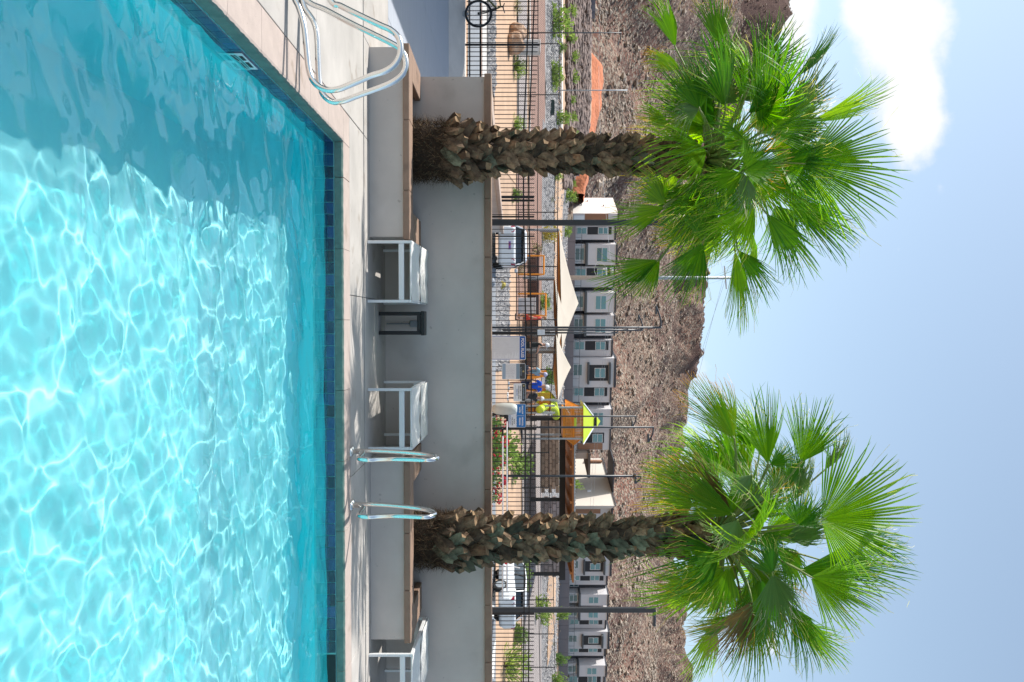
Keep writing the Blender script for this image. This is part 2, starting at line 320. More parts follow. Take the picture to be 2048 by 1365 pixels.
X, Y = np.meshgrid(wx, wy); Z = np.zeros_like(X); wr = np.random.default_rng(5)
for lam, amp, n in ((2.2, .0034, 5), (1.1, .0026, 8), (.55, .0018, 14), (.30, .00092, 16), (.17, .00030, 16), (.10, .00003, 12)):
    for k in range(n):
        th = wr.uniform(0, 2 * math.pi); l = lam * wr.uniform(.72, 1.35); kk = 2 * math.pi / l
        Z += amp * np.sin(kk * (X * math.cos(th) + Y * math.sin(th) + .05 * np.sin(1.7 * X + 1.1 * Y)) + wr.uniform(0, 6.28))
Z *= .80 + .5 * vnoise(X, Y, 33, 1.7)
mw = bpy.data.materials.new('pool_water'); mw.use_nodes = True; b = mw.node_tree.nodes['Principled BSDF']
b.inputs['Transmission Weight'].default_value = 1; b.inputs['IOR'].default_value = 1.33; b.inputs['Roughness'].default_value = 0; b.inputs['Base Color'].default_value = (.62, .99, 1, 1)
wtn = mw.node_tree; tb = wtn.nodes.new('ShaderNodeBsdfTransparent'); tb.inputs[0].default_value = (.34, .98, 1, 1); mxs = wtn.nodes.new('ShaderNodeMixShader'); mxs.inputs[0].default_value = .34; wtn.links.new(b.outputs[0], mxs.inputs[1]); wtn.links.new(tb.outputs[0], mxs.inputs[2]); wtn.links.new(mxs.outputs[0], wtn.nodes['Material Output'].inputs[0])
water = gridobj('pool_water', X, Y, Z + ZW, mw, kind='structure'); water.cycles.is_caustics_caster = True
# waterline tiles: one above the water, one just below it
def tile_mat():
    m = mat('pool_tile_glaze', (.004, .022, .085), .12, var=.5, scale=9, rand=.75, spec=.8, col2=(.008, .05, .13)); return m
M_tile = tile_mat()
tm = mesh('tile', MB().bbox((.003, -.006, .003), (.107, .004, .077), .0018), M_tile); tml = mesh('tile', MB().bbox((.003, -.006, .003), (.107, .004, .092), .0018), M_tile)
M_grout = mat('tile_grout', (.22, .50, .48), .9)
gr = MB().box((X0, Y1 - .005, -.285), (X1, Y1 - .0005, -.0875)).box((X0 + .0005, Y0, -.285), (X0 + .005, Y1 - .005, -.0875)); obj('tile_grout', gr, M_grout, pwo)
k = 0
for i_ in range(60):
    x = X0 + .006 + i_ * .11
    if x > 3.05 and x < 3.75: continue
    inst('tile', tm, (x, Y1 - .006, -.168), pwo)
    if i_ < 56: inst('tile', tml, (x, Y1 - .006, -.268), pwo)
for i_ in range(66):
    y = Y1 - .12 - i_ * .11
    for (zz_, mm_) in ((-.168, tm), (-.268, tml)): inst('tile', mm_, (X0 + .006, y + .11, zz_), pwo, rot=(0, 0, -math.pi / 2))
sk = MB(); sk.box((3.10, Y1 - .012, -.262), (3.72, Y1 - .007, -.09)); obj('skimmer_opening', sk, mat('skimmer_dark', (.004, .006, .008), .5), pwo)
M_wht = mat('white_enamel', (.8, .8, .8), .3); M_ink = mat('black_ink', (.02, .02, .02), .6)
pm = MB().box((X0 + .012, 5.38, -.245), (X0 + .016, 5.72, -.10)); dmk = obj('depth_marker', pm, M_wht, pwo)
pm = MB(); [pm.box((X0 + .016, 5.41 + a_, -.225 + b_), (X0 + .018, 5.41 + a_ + w_, -.225 + b_ + .022)) for a_, b_, w_ in ((0, 0, .12), (.16, 0, .12), (0, .045, .28), (.02, .09, .09), (.15, .09, .11))]; obj('marking', pm, M_ink, dmk)
# coping stones
cp = tag(bpy.data.objects.new('coping', None), kind='structure'); COL.objects.link(cp)
def coping_mesh(Ln):
    prof = [(0, -.085), (.004, -.02), (.014, -.005), (.03, 0), (.297, 0), (.297, -.085)]; m_ = MB(); n_ = max(2, int(Ln / .03)); vs = []
    for j in range(n_ + 1):
        x = .002 + (Ln - .004) * j / n_; w_ = .0016 * math.sin(j * 2.1) + .0012 * math.sin(j * 5.3)
        vs += [(x, (a_ + (w_ if q_ < 3 else 0)), b_ + (w_ * .6 if q_ in (2,) else 0)) for q_, (a_, b_) in enumerate(prof)]
    fs = [(j * 6 + q_, j * 6 + (q_ + 1) % 6, j * 6 + 6 + (q_ + 1) % 6, j * 6 + 6 + q_) for j in range(n_) for q_ in range(6)] + [tuple(range(5, -1, -1)), tuple(n_ * 6 + q_ for q_ in range(6))]
    m_.add(vs, fs); m_.m = [1 if (k_ < n_ * 6 and k_ % 6 in (0, 1)) else 0 for k_ in range(len(m_.f))]; return mesh('coping_stone', m_, [M_coping, M_copshade])
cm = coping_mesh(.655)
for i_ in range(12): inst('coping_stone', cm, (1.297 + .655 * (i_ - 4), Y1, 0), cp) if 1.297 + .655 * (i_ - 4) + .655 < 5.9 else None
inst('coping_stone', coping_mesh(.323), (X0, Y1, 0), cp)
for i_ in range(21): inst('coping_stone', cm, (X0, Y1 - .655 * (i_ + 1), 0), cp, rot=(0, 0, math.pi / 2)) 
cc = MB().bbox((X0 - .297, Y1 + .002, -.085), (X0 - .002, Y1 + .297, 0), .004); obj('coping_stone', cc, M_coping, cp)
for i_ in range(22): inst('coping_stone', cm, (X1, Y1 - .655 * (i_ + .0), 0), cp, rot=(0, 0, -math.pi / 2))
# deck slabs
dk = tag(bpy.data.objects.new('pool_deck', None), kind='structure'); COL.objects.link(dk)
def slab(x0, y0, x1, y1, z=-.001, m=M_deck, nm='slab'): obj(nm, MB().bbox((x0 + .003, y0 + .003, -.13), (x1 - .003, y1 - .003, z), .003), m, dk)
def rows(ys, xs, m=M_deck):
    for a_, b_ in zip(ys[:-1], ys[1:]):
        for c_, d_ in zip(xs[:-1], xs[1:]): slab(c_, a_, d_, b_, m=m)
rows([Y1 + .302, 9.18], [-1.95, -.25, 1.5, 3.3, 5.1, 7.2, 10])
rows([9.225, 11.02], [-1.95, -.25, 1.5, 3.3, 5.1, 7.2, 10])
rows([-6, -2.6, .8, 4.2, 7.0, 9.18], [-12, -9.4, -6.8, -4.3, -1.955])
rows([9.225, 11.05], [-12, -9.4, -4.15, -2.99]); rows([11.05, 13.4, 15.8, 18.2, 20.0, 21.6], [-12, -9.4, -7.6, -5.6, -3.8, -2.99], M_deck2)
slab(-2.99, 9.225, -1.95, 11.02)
rows([-6, 1, 8.38], [X1 + .31, 10])
obj('expansion_joint', MB().box((-12, 9.184, -.13), (10, 9.221, -.012)), M_joint, dk)
obj('kerb_bank', MB().add([(-12, 21.6, 0), (-2.99, 21.6, 0), (-2.99, 22.5, .34), (-12, 22.5, .34), (-12, 23.0, .34), (-2.99, 23.0, .34), (-12, 21.6, -.2), (-2.99, 21.6, -.2), (-2.99, 23, -.2), (-12, 23, -.2)], [(0, 1, 2, 3), (3, 2, 5, 4), (6, 7, 1, 0), (4, 5, 8, 9), (1, 7, 8, 5, 2), (0, 3, 4, 9, 6)]), mat('white_kerb_concrete', (.60, .57, .54), .85, var=.06, scale=3), dk)
# ------------------------------------------------------------------ seat-height planters against the wall
def planter(xa, xb, label, joints):
    t = thing('planter', ((xa + xb) / 2, 9.55, 0), label, 'planter', 'stucco planters with brown caps along the pool')
    m_ = MB(); m_.box((xa, 9.55, 0), (xb, 9.80, .37)).box((xa, 9.8, 0), (xa + .25, 10.69, .37)).box((xb - .25, 9.8, 0), (xb, 10.69, .37)); obj('wall', m_, M_stucco, t)
    a, b_ = xa - .035, xb + .035; edges = [a] + [j for j in joints if a < j < b_] + [b_]
    for e0, e1 in zip(edges[:-1], edges[1:]): obj('cap_block', MB().bbox((e0 + .002, 9.515, .37), (e1 - .002, 9.83, .44), .006), M_cap, t)
    for (e0, e1) in ((a, a + .33), (b_ - .33, b_)):
        obj('cap_block', MB().bbox((e0, 9.834, .37), (e1, 10.26, .44), .006), M_cap, t); obj('cap_block', MB().bbox((e0, 10.264, .37), (e1, 10.688, .44), .006), M_cap, t)
    gxs, gys = np.meshgrid(np.linspace(xa + .25, xb - .25, 30), np.linspace(9.8, 10.69, 20)); gzs = .33 + .05 * vnoise(gxs, gys, 4, .25) + .03 * vnoise(gxs, gys, 6, .08)
    o = gridobj('soil', gxs - (xa + xb) / 2, gys - 9.55, gzs, M_soil, parent=t)
    return t
planter(-2.97, -.92, 'long grey stucco planter with brown cap around the left palm beside the stair rail', [-2.18, -1.42])
planter(1.52, 3.5, 'grey stucco planter with brown cap around the right palm behind the pool ladder rails', [2.32, 2.95])
# ------------------------------------------------------------------ perimeter wall
wl_ = thing('perimeter_wall', (-2.97, 10.7, 0), 'long low grey stucco wall with brown cap running across behind both palms', 'wall')
obj('wall', MB().box((-2.97, 10.7, 0), (9.5, 10.95, 1.215)), M_stucco, wl_)
edges = [-3.0] + [-2.2 + .71 * k for k in range(17)]
for e0, e1 in zip(edges[:-1], edges[1:]): obj('cap_block', MB().bbox((e0 + .002, 10.655, 1.215), (e1 - .002, 10.995, 1.30), .006), M_cap, wl_)
w2 = thing('side_wall', (-2.97, 10.96, 0), 'stucco side wall with beige cap running away from the left end of the long wall', 'wall')
obj('wall', MB().box((-2.95, 11.0, -.1), (-2.73, 27, 1.21)), M_stucco, w2)
M_cap2 = mat('beige_cap', (.42, .32, .26), .8, var=.08, scale=5)
for k in range(16): obj('cap_block', MB().bbox((-2.99, 11.0 + k, 1.215), (-2.68, 11.996 + k, 1.295), .006), M_cap2, w2)
# grey pipe riser and bits against the wall are kept small
# ------------------------------------------------------------------ lounge chairs, side table
def lounge(x, label, yf=9.385, wd=.665):
    t = thing('lounge_chair', (x, yf, 0), label, 'lounge chair', 'white sling lounge chairs along the pool deck')
    dp = 1.2
    for lx in (0, wd - .03):
        for ly, hh in ((0, .445), (dp - .04, .475)): obj('leg', MB().bbox((x + lx, yf + ly, 0), (x + lx + .03, yf + ly + .04, hh), .003), M_alu, t)
    obj('front_rail', MB().bbox((x + .031, yf + .004, .335), (x + wd - .031, yf + .034, .392), .003), M_alu, t)
    obj('rear_rail', MB().bbox((x + .031, yf + dp - .035, .36), (x + wd - .031, yf + dp - .005, .41), .003), M_alu, t)
    for lx in (0, wd - .03):
        a_ = MB(); a_.prism([(x + lx, yf - .002, .447), (x + lx, yf + dp, .477), (x + lx, yf + dp, .512), (x + lx, yf - .002, .475)], (.03, 0, 0)); obj('side_rail', a_, M_alu, t)
    for yy in (.0, .62, dp - .03): obj('cross_bar', MB().bbox((x + .031, yf + yy + .003, .455 + yy * .026), (x + wd - .031, yf + yy + .03, .470 + yy * .026), .003), M_alu, t)
    for nm, ya, yb, lift, sg in (('seat_sling', -.004, .60, .0, .045), ('back_sling', .62, dp + .004, .014, .028)):
        gx_, gy_ = np.meshgrid(np.linspace(.012, wd - .012, 34), np.linspace(ya, yb, 22))
        v_ = (gy_ - ya) / (yb - ya); h_ = (gx_ - wd / 2) / (wd / 2)
        z_ = .485 + gy_ * .028 + lift - sg * (1 - h_ ** 2) * np.sin(np.pi * (.15 + .8 * v_)) + .004 * vnoise(gx_, gy_, 5, .07) + .003 * np.sin(h_ * 9 + 3 * v_)
        o = gridobj(nm, gx_, gy_, z_, M_sling, parent=t)
        md = o.modifiers.new('thickness', 'SOLIDIFY'); md.thickness = .006
    return t
lounge(-.865, 'white sling lounge chair beside the right end of the left planter')
lounge(.72, 'white sling lounge chair between the black side table and the right planter')
lounge(3.60, 'white sling lounge chair beyond the right planter, cut off by the photo edge')
t = thing('side_table', (.06, 10.17, 0), 'small black metal side table against the grey wall between two lounge chairs', 'side table')
for lx in (-.11, .115): obj('leg', MB().bbox((lx, 10.17, 0), (lx + .042, 10.42, .49), .003), M_black, t)
obj('apron', MB().bbox((-.066, 10.172, .445), (.113, 10.2, .488), .003), M_black, t); obj('table_top', MB().bbox((-.118, 10.16, .492), (.165, 10.43, .532), .004), M_black, t)
M_pipe = mat('grey_pipe', (.22, .24, .26), .5)
t = thing('wall_tap', (.03, 10.69, .3), 'dull grey tap cover and thin pipe on the wall behind the black side table', 'wall tap')
obj('cover', MB().bbox((-.01, 10.655, .30), (.07, 10.698, .42), .012), M_pipe, t); obj('pipe', MB().tube([(.03, 10.68, .02), (.03, 10.68, .30)], .008), M_pipe, t)
# ------------------------------------------------------------------ handrails
def smooth_path(pts, n=6):
    pts = [Vector(p) for p in pts]; out = []
    for i in range(len(pts) - 1):
        p0, p1, p2, p3 = pts[max(i - 1, 0)], pts[i], pts[i + 1], pts[min(i + 2, len(pts) - 1)]
        for k in range(n):
            t = k / n; out.append(.5 * ((2 * p1) + (-p0 + p2) * t + (2 * p0 - 5 * p1 + 4 * p2 - p3) * t * t + (-p0 + 3 * p1 - 3 * p2 + p3) * t ** 3))
    return out + [pts[-1]]
RA = [(660, 0), (681, 12), (721, 32), (761, 51), (781, 60), (796, 74), (801, 92), (799, 113), (788, 131), (768, 144), (740, 153), (700, 170), (676, 179), (655, 180), (636, 172), (624, 158), (617, 136), (613, 100), (609, 60), (604, 36), (596, 12), (590, 0)]
RB = [(612, 0), (651, 20), (700, 46), (745, 68), (785, 88), (802, 100), (811, 118), (810, 140), (797, 157), (770, 172), (720, 190), (688, 202), (666, 204), (650, 194), (641, 178), (637, 150), (635, 100), (633, 66), (627, 44), (617, 28), (608, 14)]
def rail(px, y, label, pre, post):
    pts = [PY(a, b_, y) for a, b_ in px]; pts = [Vector(p) for p in pre] + pts + [Vector(p) for p in post]
    t = thing('handrail', (pts[-1].x, y, 0), label, 'handrail', 'stainless steel pool handrails'); obj('tube', MB().tube(smooth_path(pts, 5), .0215, 14), M_steel, t, smooth=True)
    for q in (pts[0], pts[-1]): obj('escutcheon', MB().lathe([(.05, .0), (.05, .006), (.03, .02), (.022, .02)], (q.x, q.y, .0), 16), M_steel, t, smooth=True)
    return t
a_ = PY(*RA[0], 6.1); rail(RA, 6.1, 'nearer bent steel handrail of the pair at the left pool edge', [(a_.x - .55, 6.1, 0), (a_.x - .28, 6.1, a_.z - .14)], [(-2.37, 6.1, .0)])
a_ = PY(*RB[0], 6.45); rail(RB, 6.45, 'farther bent steel handrail of the pair at the left pool edge', [(a_.x - .45, 6.45, 0), (a_.x - .2, 6.45, a_.z - .12)], [(-2.42, 6.45, .0)])
for x, top, lab in ((1.255, .86, 'left steel grab rail of the pair in front of the right planter'), (1.775, .835, 'right steel grab rail of the pair in front of the right palm')):
    sh = [(8.47, 0), (8.46, .12), (8.42, .32), (8.34, .52), (8.24, .70), (8.14, top - .04), (8.04, top), (7.95, top - .015), (7.90, top - .07), (7.905, top - .17), (7.94, .5), (7.925, .33), (7.90, .24), (7.93, .17), (8.02, .14), (8.2, .135), (8.33, .12), (8.38, .06), (8.385, 0)]
    t = thing('grab_rail', (x, 8.43, 0), lab, 'handrail', 'stainless steel pool handrails'); obj('tube', MB().tube(smooth_path([(x, a, b_) for a, b_ in sh], 5), .0215, 14), M_steel, t, smooth=True)
    for yy in (8.47, 8.385): obj('escutcheon', MB().lathe([(.05, .0), (.05, .006), (.03, .02), (.022, .02)], (x, yy, .0), 16), M_steel, t, smooth=True)
# ------------------------------------------------------------------ palms
def leaf_mat(name, c0, c1, ctip, tipa=.9, tr=.5):
    m = bpy.data.materials.new(name); m.use_nodes = True; t = m.node_tree; N = t.nodes.new; K = t.links.new; b = t.nodes['Principled BSDF']; out = t.nodes['Material Output']
    at = N('ShaderNodeAttribute'); at.attribute_name = 'leaf'; sp = N('ShaderNodeSeparateColor'); K(at.outputs['Color'], sp.inputs[0])
    mx = N('ShaderNodeMixRGB'); mx.inputs[1].default_value = (*c0, 1); mx.inputs[2].default_value = (*c1, 1); K(sp.outputs[1], mx.inputs[0])
    mr = N('ShaderNodeMapRange'); mr.inputs[1].default_value = tipa; mr.inputs[2].default_value = 1.05; K(sp.outputs[0], mr.inputs[0])
    m2 = N('ShaderNodeMixRGB'); m2.inputs[2].default_value = (*ctip, 1); K(mr.outputs[0], m2.inputs[0]); K(mx.outputs[0], m2.inputs[1])
    K(m2.outputs[0], b.inputs['Base Color']); b.inputs['Roughness'].default_value = .42; b.inputs['Specular IOR Level'].default_value = .55
    tl = N('ShaderNodeBsdfTranslucent'); hv = N('ShaderNodeHueSaturation'); hv.inputs['Value'].default_value = 3.3; hv.inputs['Saturation'].default_value = 1.12; hv.inputs['Hue'].default_value = .488; K(m2.outputs[0], hv.inputs['Color']); K(hv.outputs[0], tl.inputs[0])
    ms = N('ShaderNodeMixShader'); ms.inputs[0].default_value = tr; K(b.outputs[0], ms.inputs[1]); K(tl.outputs[0], ms.inputs[2]); K(ms.outputs[0], out.inputs[0])
    return m
M_leaf = leaf_mat('palm_leaf', (.045, .145, .015), (.21, .35, .025), (.34, .34, .08), .95)
M_leafy = leaf_mat('palm_leaf_yellowing', (.07, .17, .022), (.18, .26, .03), (.46, .27, .05), .78)
M_leafg = leaf_mat('palm_leaf_grey', (.09, .17, .05), (.17, .27, .09), (.5, .45, .3), .9, .3)
M_leafb = leaf_mat('palm_leaf_brown', (.10, .07, .03), (.17, .13, .05), (.30, .20, .11), .45, .3)
M_pet = mat('palm_petiole', (.16, .21, .045), .5, var=.25, scale=20)
M_boot = mat('palm_leaf_base', (.040, .024, .014), .9, rand=.75, scale=13, col2=(.25, .165, .10), bump=.6, bscale=90, bdist=.01)
M_bootg = mat('palm_leaf_base_green', (.045, .045, .028), .85, rand=.55, scale=12, col2=(.19, .195, .13), bump=.6, bscale=90, bdist=.01)
M_bootr = mat('palm_leaf_base_red', (.10, .045, .022), .9, rand=.5, scale=14, col2=(.30, .18, .10), bump=.6, bscale=90, bdist=.01)
M_cut = mat('cut_leaf_base', (.15, .085, .045), .9, scale=25, col2=(.30, .20, .11))
M_core = mat('palm_trunk_fibre', (.022, .013, .008), 1., scale=20, col2=(.06, .038, .022), bump=1., bscale=60, bdist=.03)
M_fib = mat('palm_fibre', (.10, .058, .03), .9, scale=30, col2=(.30, .21, .125), spec=.2)
M_fibd = mat('palm_fibre_dark', (.022, .014, .009), .9, scale=30, col2=(.07, .042, .025), spec=.2)
def fan(R, spread, seed, droop=.18, cup=.22, nseg=None, curl=.12, split=.47):
    r = random.Random(seed); nseg = nseg or int(24 + spread * 11); vs = []; fs = []; colr = []
    st = [.03, .25, .48, .64, .80, .92, 1.0]; dth = spread / nseg; hue = r.uniform(0, .8) ** 1.3
    for i in range(nseg):
        th = -spread / 2 + (i + .5) * dth; q = abs(th) / (spread / 2); Rl = R * (1 - .26 * q ** 2.2) * r.uniform(.90, 1.06); sp_ = split * r.uniform(.85, 1.15)
        dr = droop * r.uniform(.5, 1.6) + (curl * 3.4 if r.random() < curl else 0); side = r.uniform(-1, 1) * .10 + (r.choice((-1, 1)) * .5 if r.random() < curl * .6 else 0); tw = r.uniform(-.5, .5); b0 = len(vs); hs = min(1, max(0, hue + r.uniform(-.2, .3)))
        for j, s_ in enumerate(st):
            rr = s_ * Rl; half = rr * math.tan(dth / 2) * 1.03
            if s_ > sp_: half = sp_ * Rl * math.tan(dth / 2) * (1 - (s_ - sp_) / (1.0 - sp_)) ** .6 + .0006
            k_ = max(0, s_ - .45) / .55; bend = side * k_ ** 2 * .5
            a_ = th + bend; ca, sa = math.cos(a_), math.sin(a_); cx, cyy = rr * ca, rr * sa
            shrink = 1 - .45 * (dr * k_ ** 1.8) ** 1.2 if dr < 1.2 else 1 - .5 * k_ ** 2
            cx *= shrink; cyy *= shrink
            z = -cup * R * (th ** 2) * s_ * .5 - dr * R * k_ ** 2.0 - .05 * R * s_ ** 2
            f_ = half * 1.05; z1 = tw * k_ * half
            vs += [(cx - sa * -half, cyy - ca * half, z - f_ + z1), (cx, cyy, z + f_ * .6), (cx + sa * -half, cyy + ca * half, z - f_ - z1)]
            colr += [(s_, hs, q)] * 3
        for j in range(len(st) - 1):
            for k_ in (0, 1): a0 = b0 + j * 3 + k_; fs.append((a0, a0 + 1, a0 + 4, a0 + 3))
    # pale threads
    for _ in range(int(nseg * .3)):
        th = r.uniform(-spread / 2, spread / 2) * .9; r0 = R * r.uniform(.45, .7); b0 = len(vs); p = Vector((r0 * math.cos(th), r0 * math.sin(th), 0)); d = Vector((math.cos(th), math.sin(th), r.uniform(-.6, .4))); w_ = .0022
        for j in range(5):
            vs += [tuple(p + Vector((0, w_, 0))), tuple(p - Vector((0, w_, 0)))]; colr += [(1.05, .8, 1)] * 2; p = p + d.normalized() * R * .09; d += Vector((r.uniform(-.6, .6), r.uniform(-.6, .6), r.uniform(-.9, .3)))
        for j in range(4): a0 = b0 + j * 2; fs.append((a0, a0 + 1, a0 + 3, a0 + 2))
    return vs, fs, colr
def frond(tree, C, hub, axis, nrm, R, spread, seed, m, **kw):
    axis = axis.normalized(); side = nrm.cross(axis).normalized(); n = axis.cross(side).normalized()
    vs, fs, colr = fan(R, spread, seed, **kw); q = wloc(tree)
    vw = [hub + axis * a + side * b_ + n * c for a, b_, c in vs]
    me = bpy.data.meshes.new('frond'); me.from_pydata([tuple(p - q) for p in vw], [], fs); me.materials.append(m)
    ca = me.color_attributes.new('leaf', 'FLOAT_COLOR', 'POINT'); ca.data.foreach_set('color', np.array([(a, b_, c, 1) for a, b_, c in colr], 'f').ravel())
    o = bpy.data.objects.new('frond', me); COL.objects.link(o); o.parent = tree
    p0 = C; mid = (p0 + hub) / 2 + Vector((0, 0, .14 * (hub - p0).length)) - axis * .05 * (hub - p0).length
    pts = []; 
    for k in range(8):
        t = k / 7; pts.append((1 - t) ** 2 * p0 + 2 * t * (1 - t) * mid + t * t * hub)
    pts.append(hub + axis * .05 * R)
    pm_ = MB().tube(pts, [.026, .022, .019, .016, .014, .012, .011, .010, .004], 6)
    pm_.v = [tuple(Vector(p) - q) for p in pm_.v]
    me2 = mesh('petiole', pm_, M_pet, True); pe = bpy.data.objects.new('petiole', me2); COL.objects.link(pe); pe.parent = o
boot_v = [(-.070, 0, 0), (.070, 0, 0), (.082, .012, .07), (-.082, .012, .07), (-.066, .034, .155), (.066, .034, .155), (-.042, .044, .185), (.042, .044, .185), (-.06, -.02, 0), (.06, -.02, 0), (-.058, -.015, .10), (.058, -.015, .10), (-.038, .020, .190), (.038, .020, .190)]
boot_v = [(x, (y + .022 * (1 - (x / .085) ** 2) if k < 8 else y), z) for k, (x, y, z) in enumerate(boot_v)]
boot_v += [(0, .024, .0), (0, .042, .07), (0, .062, .155), (0, .070, .183)]
boot_f = [(0, 14, 15, 3), (14, 1, 2, 15), (3, 15, 16, 4), (15, 2, 5, 16), (4, 16, 17, 6), (16, 5, 7, 17), (6, 17, 7, 13, 12), (8, 10, 4, 3, 0), (9, 1, 2, 5, 11), (10, 12, 6, 4), (11, 5, 7, 13), (8, 9, 11, 10), (10, 11, 13, 12)]
def boot_mesh(m, flare=1.0, ragged=0):
    r = random.Random(int(flare * 100) + ragged); mb = MB(); mb.add([(x * r.uniform(.85, 1.15), y * flare * r.uniform(.9, 1.1), z * r.uniform(.93, 1.1)) for x, y, z in boot_v], boot_f); mb.m[6] = 1; return mesh('leaf_base', mb, [m, M_cut])
def palm(path, zb, zt, rad, label, specs, extra, boots, nb_seed, C, fibz, nfill=24):
    base = path(zb); t = thing('fan_palm', (base.x, base.y, zb), label, 'palm tree', 'fan palms standing in the planters')
    q = wloc(t); r = random.Random(nb_seed)
    n = 40; vs = []; fs = []
    for i in range(n + 1):
        z = zb - .06 + (zt - zb + .06) * i / n; c = path(z); R = rad(z) - .055
        for k in range(18): a = 2 * math.pi * k / 18; e = 1 + .10 * mnoise.noise(Vector((math.cos(a) * 2, math.sin(a) * 2, z * 5))); vs.append((c.x + R * e * math.cos(a), c.y + R * e * math.sin(a), z))
    fs = [(i * 18 + k, i * 18 + (k + 1) % 18, (i + 1) * 18 + (k + 1) % 18, (i + 1) * 18 + k) for i in range(n) for k in range(18)] + [tuple(n * 18 + k for k in range(18))]
    tr = obj('trunk', MB().add(vs, fs), M_core, t, smooth=True)
    ms = boots; z = fibz; ring = 0
    while z < zt - .04:
        Rz = rad(z); cnt = max(6, int(2 * math.pi * Rz / .160)); sgn = 1 if ring % 2 else -1
        for k in range(cnt):
            a = 2 * math.pi * (k + .5 * (ring % 2)) / cnt + r.uniform(-.06, .06); c = path(z); dz_ = r.uniform(-.02, .02)
            if abs(math.sin(a) - 1) < .25: continue    # rear
            out = Vector((math.cos(a), math.sin(a), 0)); tang = Vector((-math.sin(a), math.cos(a), 0)); tilt = r.uniform(-.06, .09) + (.2 if r.random() < .04 else 0); roll = sgn * r.uniform(.55, .95)
            zax = (UP * math.cos(tilt) + out * math.sin(tilt)); yax = (out * math.cos(tilt) - UP * math.sin(tilt)); xax = yax.cross(zax)
            M3 = Matrix((xax, yax, zax)).transposed(); M3 = M3 @ Matrix.Rotation(roll, 3, 'Y'); M4 = M3.to_4x4(); pos = c + out * (Rz - .070) + UP * dz_; pos.z = z + dz_ - .06
            s_ = r.uniform(.95, 1.18) * (Rz / .24) ** .4; M4 = Matrix.Translation(pos - q) @ M4 @ Matrix.Diagonal((s_ * .84, s_, s_ * 1.22, 1))
            hh = (z - fibz) / (zt - fibz); kind = ms(hh, r, a)
            inst('leaf_base', kind, None, tr, M=M4)
        z += .112 * (.9 + .1 * Rz / .24); ring += 1
    # loose fibre round the foot and ragged strips higher up
    def hairs(nm, num, zlo, zhi, ln, m, outf, seed):
        rr = random.Random(seed); V = []; Fq = []
        for _ in range(num):
            z = zlo + (zhi - zlo) * rr.random() ** 1.2; a = rr.uniform(0, 2 * math.pi); c = path(z); Rz = rad(z) * outf - .05 * rr.random(); p = Vector((c.x + Rz * math.cos(a), c.y + Rz * math.sin(a), z))
            d = Vector((math.cos(a) * rr.uniform(.1, 1), math.sin(a) * rr.uniform(.1, 1), rr.uniform(-1, .9))) + Vector((rr.uniform(-.5, .5), rr.uniform(-.5, .5), 0)); d.normalize(); w_ = Vector((rr.uniform(-1, 1), rr.uniform(-1, 1), rr.uniform(-1, 1))).normalized() * rr.uniform(.001, .0035); l = ln * rr.uniform(.5, 1.5) / 4; b0 = len(V)
            for j in range(5):
                ww = w_ * (1 - j / 4.2); V += [tuple(p + ww - q), tuple(p - ww - q)]; p = p + d * l; d = (d + Vector((rr.uniform(-.35, .35), rr.uniform(-.35, .35), rr.uniform(-.5, .25)))).normalized()
            Fq += [(b0 + 2 * j, b0 + 2 * j + 1, b0 + 2 * j + 3, b0 + 2 * j + 2) for j in range(4)]
        me = bpy.data.meshes.new(nm); me.from_pydata(V, [], Fq); me.materials.append(m); o = bpy.data.objects.new(nm, me); COL.objects.link(o); o.parent = t; o['kind'] = 'stuff'
    hairs('fibre', 1500, zb - .02, fibz + .22, .11, M_fib, 1.0, nb_seed + 1); hairs('fibre', 4200, zb - .02, fibz + .15, .10, M_fibd, .98, nb_seed + 2)
    hairs('fibre', 1300, fibz, zt, .07, M_fib, 1.0, nb_seed + 3); hairs('fibre', 1500, fibz - .1, fibz + .55, .09, M_fibd, 1.04, nb_seed + 4)
    k = 0
    for sp_ in specs:
        hp, hu, tp, tu, spd, opn, dy = sp_[:7]; mm = sp_[7] if len(sp_) > 7 else M_leaf; kw = sp_[8] if len(sp_) > 8 else {}
        hub = PY(hp, hu, C.y + dy); tip = PY(tp, tu, C.y + dy); ax = tip - hub; Rr = ax.length; ax.normalize(); ay = kw.pop('ay', None)
        if ay is not None: ax = (ax + Vector((0, ay, 0))).normalized()
        perp = ax.cross(Vector((0, 1, 0))).normalized()
        if perp.z < 0: perp = -perp
        nrm = (Vector((0, -1 if dy <= 0.25 else -.8, 0)) * opn + perp * (1 - opn)).normalized(); frond(t, C + (hub - C).normalized() * .06, hub, ax, nrm, Rr, R_(spd), nb_seed * 100 + k, mm, **kw); k += 1
    rf_ = random.Random(nb_seed + 77)
    for q_ in range(nfill):
        az = rf_.uniform(150, 390); el = rf_.uniform(-38, 82); Lp = rf_.uniform(.32, .85) * (1 if el > -10 else .8); d = Vector((math.cos(R_(az)) * math.cos(R_(el)), math.sin(R_(az)) * math.cos(R_(el)), math.sin(R_(el)))); hub = C + Vector((d.x, d.y * .85, d.z * .95 + .22)) * Lp
        ax = (d + Vector((rf_.uniform(-.5, .5), rf_.uniform(-.2, .5), rf_.uniform(-.5, .25)))).normalized(); nrm = (Vector((rf_.uniform(-.5, .5), -1, rf_.uniform(0, .9))) + .3 * d).normalized()
        if abs(nrm.dot(ax)) > .9: nrm = Vector((0, 0, 1))
        mm = rf_.choice((M_leaf,) * 8 + (M_leafy, M_leafg)); frond(t, C + Vector((d.x * .08, d.y * .08, -.02)), hub, ax, nrm, rf_.uniform(.62, .98), R_(rf_.uniform(70, 150)), nb_seed * 100 + k, mm, droop=rf_.uniform(.08, .4), curl=rf_.uniform(.1, .3)); k += 1
